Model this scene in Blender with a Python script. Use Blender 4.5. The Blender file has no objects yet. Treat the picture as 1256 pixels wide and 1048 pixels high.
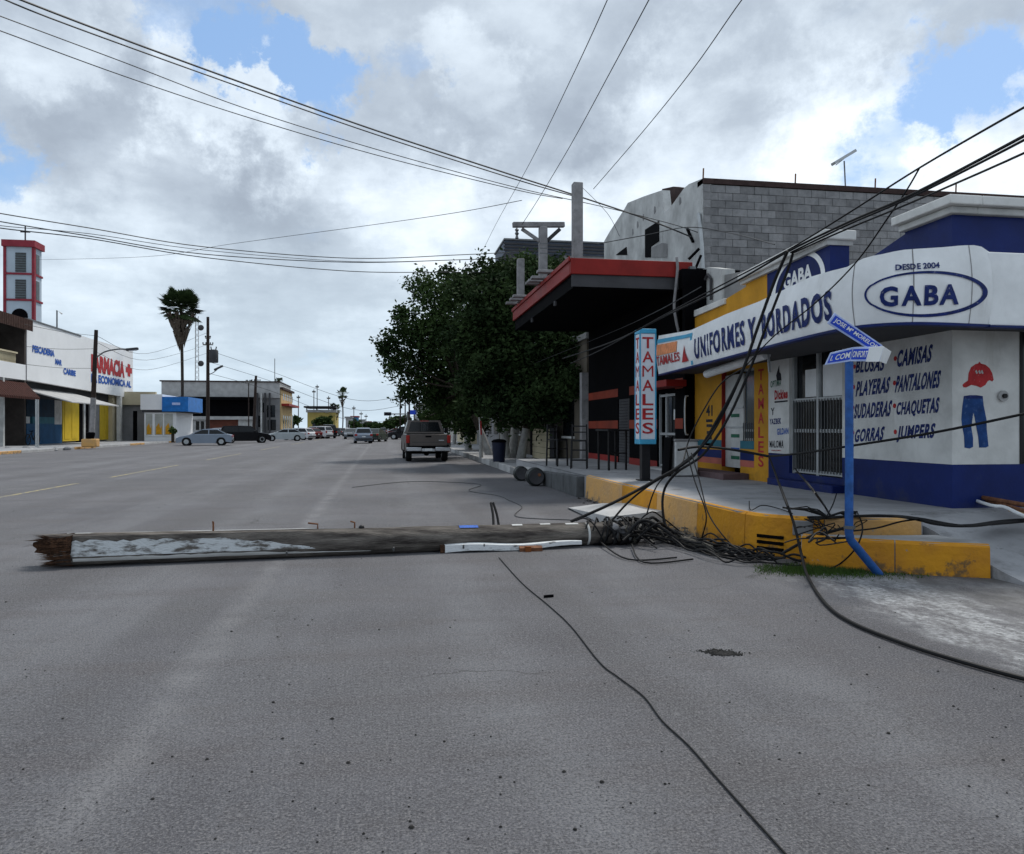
import bpy, bmesh, math, random
from mathutils import Vector, Matrix
random.seed(7)
S = bpy.context.scene
COL = S.collection
R = math.radians
# ------------------------------------------------------------------ camera
F = 950.0; TH = R(9.44); CT, ST = math.cos(TH), math.sin(TH); EYE = 1.5
cam_d = bpy.data.cameras.new('camera'); cam = bpy.data.objects.new('camera', cam_d); COL.objects.link(cam)
cam.location = (0, 0, EYE); cam.rotation_euler = (R(90), 0, -TH)
cam_d.sensor_width = 36; cam_d.lens = 36*F/1256; cam_d.shift_y = 1/1256
cam_d.clip_start = 0.1; cam_d.clip_end = 6000
S.camera = cam
# ------------------------------------------------------------------ rays from the photograph into the street frame (x right, y along street, z up)
def ray(px, py):
    a = (px-628)/F
    return Vector((a*CT+ST, -a*ST+CT, -(py-525)/F))
def on_z(px, py, z): r = ray(px, py); return Vector((0,0,EYE))+r*((z-EYE)/r.z)
def on_x(px, py, x): r = ray(px, py); return Vector((0,0,EYE))+r*(x/r.x)
def on_y(px, py, y): r = ray(px, py); return Vector((0,0,EYE))+r*(y/r.y)
def at(px, py, d): return Vector((0,0,EYE))+ray(px, py)*d
# ------------------------------------------------------------------ world
W = bpy.data.worlds.new('World'); S.world = W; W.use_nodes = True
SUN_EL, SUN_AZ = R(58), R(38)          # azimuth measured from +y towards +x
def build_world():
    nt = W.node_tree; N = nt.nodes; L = nt.links; N.clear()
    def n(t, **k):
        o = N.new(t)
        for a, b in k.items(): setattr(o, a, b)
        return o
    def math_(op, a, b=None, c=None, clamp=False):
        m = n('ShaderNodeMath', operation=op, use_clamp=clamp)
        for i, v in enumerate((a, b, c)):
            if v is None: continue
            if isinstance(v, (int, float)): m.inputs[i].default_value = v
            else: L.new(v, m.inputs[i])
        return m.outputs[0]
    out = n('ShaderNodeOutputWorld'); bg = n('ShaderNodeBackground'); bg.inputs['Strength'].default_value = 0.1
    L.new(bg.outputs[0], out.inputs[0])
    sky = n('ShaderNodeTexSky', sky_type='NISHITA', sun_disc=False)
    sky.sun_elevation = SUN_EL; sky.sun_rotation = SUN_AZ; sky.air_density = 1.0; sky.dust_density = 0.6
    tc = n('ShaderNodeTexCoord')
    sep = n('ShaderNodeSeparateXYZ'); L.new(tc.outputs['Generated'], sep.inputs[0])
    zz = math_('ADD', math_('MAXIMUM', sep.outputs[2], 0.0), 0.22)
    cx = math_('DIVIDE', sep.outputs[0], zz); cy = math_('DIVIDE', sep.outputs[1], zz)
    cmb = n('ShaderNodeCombineXYZ'); L.new(cx, cmb.inputs[0]); L.new(cy, cmb.inputs[1])
    def noise(vec, scale, detail, rough=.55, off=0.0, dist=0.0):
        t = n('ShaderNodeTexNoise', noise_dimensions='4D'); t.inputs['W'].default_value = off
        t.inputs['Scale'].default_value = scale; t.inputs['Detail'].default_value = detail
        t.inputs['Roughness'].default_value = rough; t.inputs['Distortion'].default_value = dist
        L.new(vec, t.inputs['Vector']); return t
    n1 = noise(cmb.outputs[0], 1.3, 9, .6, 3.1, .15).outputs[0]
    n2 = noise(cmb.outputs[0], 0.8, 8, .55, 11.7, .2).outputs[0]
    n3 = noise(cmb.outputs[0], 2.7, 8, .6, 21.0, .1).outputs[0]
    # direction wobbled by noise, for soft ragged openings in the cloud
    wob = noise(tc.outputs['Generated'], 5.5, 8, .66, 1.0)
    vs = n('ShaderNodeVectorMath', operation='SUBTRACT'); L.new(wob.outputs['Color'], vs.inputs[0]); vs.inputs[1].default_value = (.5,.5,.5)
    sc = n('ShaderNodeVectorMath', operation='SCALE'); L.new(vs.outputs[0], sc.inputs[0]); sc.inputs['Scale'].default_value = .42
    ad = n('ShaderNodeVectorMath', operation='ADD'); L.new(tc.outputs['Generated'], ad.inputs[0]); L.new(sc.outputs[0], ad.inputs[1])
    nm = n('ShaderNodeVectorMath', operation='NORMALIZE'); L.new(ad.outputs[0], nm.inputs[0])
    def spot(px, py, rad):
        d = ray(px, py).normalized()
        dt = n('ShaderNodeVectorMath', operation='DISTANCE'); L.new(nm.outputs[0], dt.inputs[0]); dt.inputs[1].default_value = d
        mr = n('ShaderNodeMapRange', interpolation_type='SMOOTHSTEP'); L.new(dt.outputs['Value'], mr.inputs[0])
        mr.inputs[1].default_value = rad/F; mr.inputs[2].default_value = rad*.35/F; mr.inputs[3].default_value = 0; mr.inputs[4].default_value = 1
        return mr.outputs[0]
    def total(lst):
        acc = None
        for (a, b, c, w) in lst:
            s = math_('MULTIPLY', spot(a, b, c), w)
            acc = s if acc is None else math_('ADD', acc, s)
        return acc
    blue = total([(262,62,85,.9),(335,85,75,1.0),(480,55,70,.7),(390,40,50,.3),(10,190,62,.75),(1165,92,62,.75),(1075,185,80,.4),(1010,170,55,.25)])
    dark = total([(640,40,230,.55),(860,55,200,.55),(190,235,170,.7),(60,110,150,.4),(330,330,150,.35),(450,130,110,.35),(1130,35,110,.3),(290,20,120,.2),(650,130,120,.3)])
    lite = total([(270,150,90,.9),(180,130,120,.5),(1060,130,170,.5),(1160,200,150,.7),(900,160,150,.5),(620,230,160,.4),(90,50,80,.5),(560,60,70,.5),(170,340,120,.4),(480,240,110,.4),(760,210,140,.5),(1000,180,110,.5)])
    # cover: 1 cloud, 0 open sky
    nn = math_('ADD', math_('MULTIPLY_ADD', n1, 1.3, .02), math_('MULTIPLY', math_('SUBTRACT', n3, .5), .22))
    cov0 = math_('SUBTRACT', nn, math_('MULTIPLY', blue, .40))
    cov = n('ShaderNodeMapRange', interpolation_type='SMOOTHSTEP'); L.new(cov0, cov.inputs[0])
    cov.inputs[1].default_value = .20; cov.inputs[2].default_value = .56
    # brightness of the cloud
    b0 = math_('MULTIPLY_ADD', n2, .95, .10)
    b1 = math_('ADD', b0, math_('MULTIPLY', math_('SUBTRACT', n3, .5), .75))
    b2 = math_('ADD', b1, math_('MULTIPLY', lite, .22))
    b3 = math_('SUBTRACT', b2, math_('MULTIPLY', dark, .24))
    hz = n('ShaderNodeMapRange'); L.new(sep.outputs[2], hz.inputs[0]); hz.inputs[1].default_value = 0; hz.inputs[2].default_value = .28; hz.inputs[3].default_value = 1; hz.inputs[4].default_value = 0
    ramp = n('ShaderNodeValToRGB'); L.new(b3, ramp.inputs[0]); e = ramp.color_ramp.elements
    e[0].position = .20; e[0].color = (.27,.315,.385,1)
    e[1].position = .85; e[1].color = (.82,.88,.93,1)
    for p, c in ((.38,(.325,.38,.455,1)),(.52,(.42,.485,.565,1)),(.68,(.61,.69,.775,1))):
        q = e.new(p); q.color = c
    mxh = n('ShaderNodeMix', data_type='RGBA'); L.new(math_('MULTIPLY', hz.outputs[0], .7), mxh.inputs[0]); L.new(ramp.outputs[0], mxh.inputs[6]); mxh.inputs[7].default_value = (.53,.65,.74,1)
    up = n('ShaderNodeVectorMath', operation='SCALE'); L.new(mxh.outputs[2], up.inputs[0]); up.inputs['Scale'].default_value = 9.8
    skb = n('ShaderNodeMix', data_type='RGBA', blend_type='MIX'); skb.inputs[0].default_value = .45
    L.new(sky.outputs[0], skb.inputs[6]); skb.inputs[7].default_value = (2.6,4.6,7.8,1)
    mx = n('ShaderNodeMix', data_type='RGBA'); L.new(cov.outputs[0], mx.inputs[0]); L.new(skb.outputs[2], mx.inputs[6]); L.new(up.outputs[0], mx.inputs[7])
    L.new(mx.outputs[2], bg.inputs['Color'])
build_world()
sd = bpy.data.lights.new('sun', 'SUN'); sd.energy = 2.1; sd.angle = R(10); sd.color = (1,.955,.88)
so = bpy.data.objects.new('sun', sd); COL.objects.link(so)
dirv = Vector((math.sin(SUN_AZ)*math.cos(SUN_EL), math.cos(SUN_AZ)*math.cos(SUN_EL), math.sin(SUN_EL)))
so.rotation_euler = (-dirv).to_track_quat('-Z', 'Y').to_euler(); so.location = (0,0,60)
S.view_settings.view_transform = 'Standard'; S.view_settings.look = 'None'
S.view_settings.exposure = 0.40; S.view_settings.gamma = 1.0; S.view_settings.use_curve_mapping = False
# ------------------------------------------------------------------ materials
_m = {}
def add_wear(m, col, scale=3.0, lo=.58, hi=.66, amt=.8, zmax=None, stretch=(1,1,1)):
    # stains, chips and splashed dirt laid over a paint, with a shape of their own
    nt = m.node_tree; N = nt.nodes; L = nt.links; b = N['Principled BSDF']; src = b.inputs['Base Color'].links[0].from_socket
    g = N.new('ShaderNodeNewGeometry'); mp = N.new('ShaderNodeMapping'); L.new(g.outputs['Position'], mp.inputs[0]); mp.inputs['Scale'].default_value = stretch
    t = N.new('ShaderNodeTexNoise'); L.new(mp.outputs[0], t.inputs['Vector']); t.inputs['Scale'].default_value = scale; t.inputs['Detail'].default_value = 9; t.inputs['Roughness'].default_value = .7
    r = N.new('ShaderNodeMapRange'); r.inputs[1].default_value = lo; r.inputs[2].default_value = hi; r.inputs[4].default_value = amt; v = t.outputs[0]
    if zmax is not None:
        s = N.new('ShaderNodeSeparateXYZ'); L.new(g.outputs['Position'], s.inputs[0]); q = N.new('ShaderNodeMapRange'); L.new(s.outputs[2], q.inputs[0]); q.inputs[1].default_value = zmax[0]; q.inputs[2].default_value = zmax[1]; q.inputs[3].default_value = .16; q.inputs[4].default_value = 0
        a = N.new('ShaderNodeMath'); a.operation = 'ADD'; L.new(v, a.inputs[0]); L.new(q.outputs[0], a.inputs[1]); v = a.outputs[0]
    L.new(v, r.inputs[0]); x = N.new('ShaderNodeMix'); x.data_type = 'RGBA'; L.new(r.outputs[0], x.inputs[0]); L.new(src, x.inputs[6]); x.inputs[7].default_value = (*col,1); L.new(x.outputs[2], b.inputs['Base Color'])
def mat(name, col, rough=.65, var=.12, scale=2.5, bump=.0, bscale=30, metal=0.0, col2=None, lo=.35, hi=.65, rnd=0.0, spec=.22, stretch=(1,1,1), trans=0.0):
    if name in _m: return _m[name]
    m = bpy.data.materials.new(name); m.use_nodes = True; nt = m.node_tree; N = nt.nodes; L = nt.links
    b = N['Principled BSDF']; b.inputs['Roughness'].default_value = rough; b.inputs['Metallic'].default_value = metal
    if spec is not None: b.inputs['Specular IOR Level'].default_value = spec
    g = N.new('ShaderNodeNewGeometry'); mp = N.new('ShaderNodeMapping'); L.new(g.outputs['Position'], mp.inputs[0]); mp.inputs['Scale'].default_value = stretch
    t = N.new('ShaderNodeTexNoise'); L.new(mp.outputs[0], t.inputs['Vector']); t.inputs['Scale'].default_value = scale; t.inputs['Detail'].default_value = 7; t.inputs['Roughness'].default_value = .62
    cr = N.new('ShaderNodeMapRange'); L.new(t.outputs[0], cr.inputs[0]); cr.inputs[1].default_value = lo; cr.inputs[2].default_value = hi
    mx = N.new('ShaderNodeMix'); mx.data_type = 'RGBA'; L.new(cr.outputs[0], mx.inputs[0])
    if col2 is None:
        c1 = [c*(1-var) for c in col]; c2 = [min(c*(1+var*.6), .95) for c in col]
    else: c1, c2 = col, col2
    mx.inputs[6].default_value = (*c1, 1); mx.inputs[7].default_value = (*c2, 1)
    last = mx.outputs[2]
    if rnd:
        oi = N.new('ShaderNodeObjectInfo'); mr = N.new('ShaderNodeMapRange'); L.new(oi.outputs['Random'], mr.inputs[0]); mr.inputs[3].default_value = 1-rnd; mr.inputs[4].default_value = 1+rnd
        sc = N.new('ShaderNodeVectorMath'); sc.operation = 'SCALE'; L.new(last, sc.inputs[0]); L.new(mr.outputs[0], sc.inputs['Scale']); last = sc.outputs[0]
    L.new(last, b.inputs['Base Color'])
    if bump:
        t2 = N.new('ShaderNodeTexNoise'); L.new(mp.outputs[0], t2.inputs['Vector']); t2.inputs['Scale'].default_value = bscale; t2.inputs['Detail'].default_value = 5
        bp = N.new('ShaderNodeBump'); bp.inputs['Strength'].default_value = bump; bp.inputs['Distance'].default_value = .02; L.new(t2.outputs[0], bp.inputs['Height']); L.new(bp.outputs[0], b.inputs['Normal'])
    if trans:
        tr = N.new('ShaderNodeBsdfTranslucent'); L.new(last, tr.inputs[0]); ms = N.new('ShaderNodeMixShader'); ms.inputs[0].default_value = trans
        L.new(b.outputs[0], ms.inputs[1]); L.new(tr.outputs[0], ms.inputs[2]); L.new(ms.outputs[0], N['Material Output'].inputs[0])
    _m[name] = m; return m
def emis(name, col, strength):
    if name in _m: return _m[name]
    m = mat(name, col, .3); b = m.node_tree.nodes['Principled BSDF']; b.inputs['Emission Color'].default_value = (*col,1); b.inputs['Emission Strength'].default_value = strength
    return m
MT = dict(
 white=mat('white_paint',(.63,.635,.62),.7,.2,1.6,.15,25),
 whiteold=mat('weathered_white_paint',(.36,.365,.36),.75,.25,1.2,.3,18,col2=(.60,.61,.60)),
 signwhite=mat('sign_white',(.80,.82,.83),.5,.14,1.4,.35,2.5),
 navy=mat('navy_paint',(.004,.016,.115),.55,.3,1.5,.1,20),
 navyprint=mat('navy_print',(.006,.020,.13),.6,.35,9),
 blueprint=mat('blue_print',(.02,.10,.42),.6,.3,9),
 redprint=mat('red_print',(.42,.025,.03),.6,.25,9),
 blackprint=mat('black_print',(.012,.012,.02),.6,.3,9),
 greenprint=mat('green_print',(.02,.12,.07),.6,.3,9),
 orangeprint=mat('orange_print',(.75,.28,.12),.6,.25,9),
 yellow=mat('yellow_wall_paint',(.55,.27,.022),.7,.2,1.2,.15,20),
 doory=mat('yellow_door_paint',(.60,.42,.03),.6,.12,1.2),
 cream=mat('cream_plaster',(.52,.46,.32),.8,.15,.6,.1,10),
 greywall=mat('grey_plaster',(.24,.24,.245),.85,.25,.7,.2,10),
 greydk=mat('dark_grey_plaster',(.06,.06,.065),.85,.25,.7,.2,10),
 concrete=mat('grey_concrete',(.26,.26,.26),.85,.22,1.5,.4,30),
 conclt=mat('pale_concrete',(.42,.42,.42),.85,.2,1.5,.3,30),
 kerby=mat('yellow_kerb_paint',(.56,.255,.018),.85,.3,2.2,.7,16,col2=(.42,.18,.025),lo=.42,hi=.72),
 kerbp=mat('faded_yellow_kerb_paint',(.64,.36,.12),.85,.22,2.2,.7,18,col2=(.52,.32,.15)),
 kerbg=mat('dark_grey_stone',(.09,.095,.10),.85,.25,3,.5,20),
 walk=mat('sidewalk_concrete',(.235,.24,.25),.85,.2,.9,.35,30,col2=(.34,.345,.36)),
 black=mat('black_paint',(.003,.003,.004),.8,.3,1.5,spec=.04),
 signfar=mat('clean_sign_white',(.78,.79,.80),.6,.06,.5),
 blackm=mat('black_metal',(.012,.012,.014),.45,.3,4),
 rubber=mat('black_rubber',(.012,.012,.013),.7,.3,6),
 cable=mat('black_cable',(.006,.006,.007),.6,.3,6),
 wire=mat('grey_wire',(.05,.052,.055),.6,.3,6),
 red=mat('red_canopy_paint',(.24,.015,.012),.55,.2,1.5,.1,10),
 orange=mat('orange_stripe_paint',(.22,.03,.012),.6,.25,1.5),
 post=mat('weathered_grey_post',(.27,.265,.27),.85,.25,3,.4,20),
 glass=mat('dark_glass',(.006,.008,.010),.16,.3,1.0,spec=.3),
 glasslt=mat('reflecting_glass',(.06,.075,.09),.1,.4,1.0,spec=.7),
 alu=mat('pale_aluminium',(.42,.44,.45),.4,.12,4,metal=.4),
 chrome=mat('dull_chrome',(.50,.51,.53),.28,.1,4,metal=.85),
 steel=mat('grey_steel',(.15,.155,.16),.45,.2,5,metal=.6),
 rust=mat('rusty_steel',(.11,.045,.025),.8,.3,14,.3,50,col2=(.22,.10,.05)),
 wood=mat('weathered_wood',(.045,.038,.035),.9,.3,7,1,60,col2=(.19,.17,.15),stretch=(.22,1.8,1.8),lo=.38,hi=.64),
 woodgrey=mat('grey_green_wood',(.045,.042,.036),.9,.3,6,.8,50,col2=(.15,.14,.12),stretch=(.3,1.8,1.8)),
 woodraw=mat('raw_broken_wood',(.022,.012,.008),.95,.3,22,.9,70,col2=(.10,.05,.028)),
 flake=mat('flaking_white_paint',(.10,.09,.08),.85,.3,10,.8,40,col2=(.50,.52,.53),lo=.40,hi=.53,stretch=(.5,1.6,1.6)),
 trunk=mat('tree_bark',(.045,.036,.028),.95,.3,9,.8,30),
 trunkw=mat('whitewashed_bark',(.38,.38,.37),.9,.3,5,.5,30),
 bluepost=mat('blue_post_paint',(.02,.09,.30),.5,.35,9),
 signblue=mat('street_sign_blue',(.02,.07,.55),.35,.15,8),
 signpale=mat('street_sign_pale',(.45,.55,.85),.35,.2,8),
 teal=mat('teal_paint',(.03,.14,.19),.6,.2,2),
 pink=mat('pink_paint',(.45,.13,.10),.6,.2,2),
 ltblue=mat('light_blue_plastic',(.06,.36,.58),.4,.15,3),
 lamp=mat('lightbox_white',(.66,.70,.76),.35,.08,3),
 foam=mat('white_bin',(.62,.63,.63),.6,.2,3),
 asphaltpatch=mat('dark_dirt',(.03,.029,.028),.95,.4,8,.6,40),
)
add_wear(MT['kerby'], (.10,.075,.05), 5, .60, .70, .85, (0,.22)); add_wear(MT['kerby'], (.24,.23,.22), 7, .66, .69, .9)
add_wear(MT['kerbp'], (.13,.12,.11), 5, .60, .70, .85, (0,.2)); add_wear(MT['kerbp'], (.26,.25,.24), 7, .63, .66, .9)
add_wear(MT['navy'], (.03,.035,.06), 3, .58, .72, .6, (.45,.75)); add_wear(MT['white'], (.24,.22,.18), 1.2, .58, .80, .5, None, (2.5,2.5,.5)); add_wear(MT['signwhite'], (.42,.41,.38), 1.6, .60, .80, .35, None, (3,3,.6))
add_wear(MT['walk'], (.13,.13,.13), 1.6, .54, .68, .7); add_wear(MT['walk'], (.40,.40,.41), 1.1, .60, .72, .5); add_wear(MT['walk'], (.09,.09,.09), 6, .62, .68, .5); add_wear(MT['whiteold'], (.15,.14,.13), 1.5, .60, .72, .6, None, (2,2,.6))
for k_ in ('navyprint','redprint','blueprint','blackprint'): add_wear(MT[k_], (.40,.41,.43), 16, .60, .68, .55)
add_wear(MT['conclt'], (.20,.19,.18), 3, .55, .70, .6); add_wear(MT['yellow'], (.22,.12,.03), 2, .60, .75, .5, (.45,.8)); add_wear(MT['post'], (.12,.12,.125), 4, .55, .68, .7)
# ------------------------------------------------------------------ mesh builder
class MB:
    def __init__(s): s.v = []; s.f = []
    def add(s, vs, fs):
        o = len(s.v); s.v += [Vector(v) for v in vs]; s.f += [[i+o for i in f] for f in fs]; return s
    def box(s, x0, x1, y0, y1, z0, z1):
        vs = [(x,y,z) for z in (z0,z1) for x,y in ((x0,y0),(x1,y0),(x1,y1),(x0,y1))]
        return s.add(vs, [[3,2,1,0],[4,5,6,7],[0,1,5,4],[1,2,6,5],[2,3,7,6],[3,0,4,7]])
    def obox(s, c, u, v, w):          # centre, half vectors
        c, u, v, w = map(Vector, (c,u,v,w))
        vs = [c+a*u+b*v+d*w for d in (-1,1) for a,b in ((-1,-1),(1,-1),(1,1),(-1,1))]
        fs = [[3,2,1,0],[4,5,6,7],[0,1,5,4],[1,2,6,5],[2,3,7,6],[3,0,4,7]]
        if u.cross(v).dot(w) < 0: fs = [f[::-1] for f in fs]
        return s.add(vs, fs)
    def bar(s, a, b, w, h=None, up=(0,0,1)):
        a, b = Vector(a), Vector(b); d = b-a; h = h or w; up = Vector(up)
        if abs(d.normalized().dot(up)) > .98: up = Vector((1,0,0))
        side = d.cross(up).normalized(); u2 = side.cross(d).normalized()
        return s.obox((a+b)/2, d/2, side*w/2, u2*h/2)
    def tube(s, pts, r, n=8, cap=True, r2=None):
        pts = [Vector(p) for p in pts]; k = len(pts); rings = []
        t0 = (pts[1]-pts[0]).normalized(); up = Vector((0,0,1)) if abs(t0.z) < .9 else Vector((1,0,0))
        nrm = t0.cross(up).normalized(); vs = []
        for i, p in enumerate(pts):
            t = (pts[min(i+1,k-1)]-pts[max(i-1,0)]).normalized()
            nrm = (nrm - t*nrm.dot(t)); nrm = nrm.normalized() if nrm.length > 1e-6 else t.orthogonal().normalized()
            bn = t.cross(nrm)
            rr = r[i] if isinstance(r, (list,tuple)) else (r if r2 is None else r+(r2-r)*i/(k-1))
            for j in range(n):
                a = 2*math.pi*j/n; vs.append(p+nrm*math.cos(a)*rr+bn*math.sin(a)*rr)
        fs = [[i*n+j, i*n+(j+1)%n, (i+1)*n+(j+1)%n, (i+1)*n+j] for i in range(k-1) for j in range(n)]
        if cap: fs += [list(range(n))[::-1], [(k-1)*n+j for j in range(n)]]
        return s.add(vs, fs)
    def prism(s, poly, vec):          # poly: 3D points, extruded by vec
        poly = [Vector(p) for p in poly]; vec = Vector(vec); n = len(poly)
        nr = Vector((0,0,0))
        for i in range(n): nr += poly[i].cross(poly[(i+1)%n])
        if nr.dot(vec) < 0: poly = poly[::-1]
        fs = [list(range(n))[::-1], list(range(n,2*n))]+[[i,(i+1)%n,(i+1)%n+n,i+n] for i in range(n)]
        return s.add(poly+[p+vec for p in poly], fs)
    def quad(s, a, b, c, d): return s.add([a,b,c,d], [[0,1,2,3]])
    def lathe(s, prof, c=(0,0,0), axis='z', n=16):
        vs = []
        for (r, h) in prof:
            for j in range(n):
                a = 2*math.pi*j/n; x, y = r*math.cos(a), r*math.sin(a)
                v = {'z':(x,y,h),'y':(x,h,-y),'x':(h,x,y)}[axis]
                vs.append(Vector(c)+Vector(v))
        k = len(prof); fs = [[i*n+j, i*n+(j+1)%n, (i+1)*n+(j+1)%n, (i+1)*n+j] for i in range(k-1) for j in range(n)]
        fs += [list(range(n))[::-1], [(k-1)*n+j for j in range(n)]]
        return s.add(vs, fs)
    def ball(s, c, r, n=8, m=6, sz=1.0):
        prof = [(max(r*math.sin(math.pi*i/m), r*.02), -r*sz*math.cos(math.pi*i/m)) for i in range(m+1)]
        return s.lathe(prof, c, 'z', n)
def wloc(o):
    v = Vector((0,0,0))
    while o is not None: v += o.location; o = o.parent
    return v
def build(name, mb, m, parent=None, base=None, bevel=0, smooth=True, kind=None, label=None, cat=None, group=None):
    me = bpy.data.meshes.new(name)
    if parent is not None: org = wloc(parent)
    elif base is not None: org = Vector(base)
    else:
        xs = [v.x for v in mb.v]; ys = [v.y for v in mb.v]; org = Vector(((min(xs)+max(xs))/2, (min(ys)+max(ys))/2, min(v.z for v in mb.v)))
    me.from_pydata([tuple(v-org) for v in mb.v], [], mb.f)
    me.materials.append(MT[m] if isinstance(m, str) else m)
    if smooth:
        me.polygons.foreach_set('use_smooth', [True]*len(me.polygons)); me.set_sharp_from_angle(angle=R(38))
    me.update()
    o = bpy.data.objects.new(name, me); COL.objects.link(o)
    if parent is not None: o.parent = parent
    else: o.location = org
    if bevel:
        bv = o.modifiers.new('bevel', 'BEVEL'); bv.width = bevel; bv.segments = 2; bv.limit_method = 'ANGLE'
    tag(o, label, cat, group, kind); return o
def tag(o, label=None, cat=None, group=None, kind=None):
    if label: o['label'] = label
    if cat: o['category'] = cat
    if group: o['group'] = group
    if kind: o['kind'] = kind
    return o
def thing(name, label, cat, loc=(0,0,0), group=None):
    o = bpy.data.objects.new(name, None); COL.objects.link(o); o.location = loc; o.empty_display_size = .2
    return tag(o, label, cat, group)
def dup(o, parent=None, label=None, loc=None, rz=None, scale=None):
    c = o.copy(); COL.objects.link(c); c.parent = parent
    if label: c['label'] = label
    if loc is not None: c.location = loc
    if rz is not None: c.rotation_euler = (0,0,rz)
    if scale is not None: c.scale = scale
    for ch in list(o.children): dup(ch, c)
    return c
def bx(name, m, parent, x0, x1, y0, y1, z0, z1, **k): return build(name, MB().box(x0,x1,y0,y1,z0,z1), m, parent, **k)
def smoothpath(pts, seg=6):
    P = [Vector(p) for p in pts]
    if len(P) < 3: return P
    out = []
    for i in range(len(P)-1):
        p0 = P[max(i-1,0)]; p1 = P[i]; p2 = P[i+1]; p3 = P[min(i+2,len(P)-1)]
        for k in range(seg):
            t = k/seg
            out.append(.5*((2*p1)+(-p0+p2)*t+(2*p0-5*p1+4*p2-p3)*t*t+(-p0+3*p1-3*p2+p3)*t*t*t))
    return out+[P[-1]]
# ------------------------------------------------------------------ flat printed lettering
def glyphs(txt, bold=.0, slices=0, space=1.0):
    cu = bpy.data.curves.new('txt', 'FONT'); cu.body = txt; cu.size = 1; cu.offset = bold; cu.resolution_u = 3; cu.space_character = space
    o = bpy.data.objects.new('txt', cu); COL.objects.link(o)
    dg = bpy.context.evaluated_depsgraph_get(); me = bpy.data.meshes.new_from_object(o.evaluated_get(dg))
    bpy.data.objects.remove(o); bpy.data.curves.remove(cu)
    bm = bmesh.new(); bm.from_mesh(me); bpy.data.meshes.remove(me)
    xs = [v.co.x for v in bm.verts]; ys = [v.co.y for v in bm.verts]
    x0, x1, y0, y1 = min(xs), max(xs), min(ys), max(ys)
    for v in bm.verts: v.co = Vector(((v.co.x-x0)/(x1-x0), (v.co.y-y0)/(y1-y0), 0))
    for i in range(1, slices):
        bmesh.ops.bisect_plane(bm, geom=bm.verts[:]+bm.edges[:]+bm.faces[:], plane_co=(i/slices,0,0), plane_no=(1,0,0))
    vs = [(v.co.x, v.co.y) for v in bm.verts]; bm.verts.index_update(); fs = [[v.index for v in f.verts] for f in bm.faces]
    bm.free(); return vs, fs
def lettering(txt, fn, m, parent, name='lettering', bold=.02, slices=0, slant=0.0, space=1.0, label=None):
    vs, fs = glyphs(txt, bold, slices, space)
    mb = MB(); mb.add([fn(x+slant*(y-.5), y) for x, y in vs], fs)
    return build(name, mb, m, parent, smooth=False, label=label)
def quadfn(TL, TR, BR, BL, off=(0,0,0)):
    TL, TR, BR, BL, off = map(Vector, (TL,TR,BR,BL,off))
    return lambda u, v: (BL*(1-u)+BR*u)*(1-v)+(TL*(1-u)+TR*u)*v+off
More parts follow.
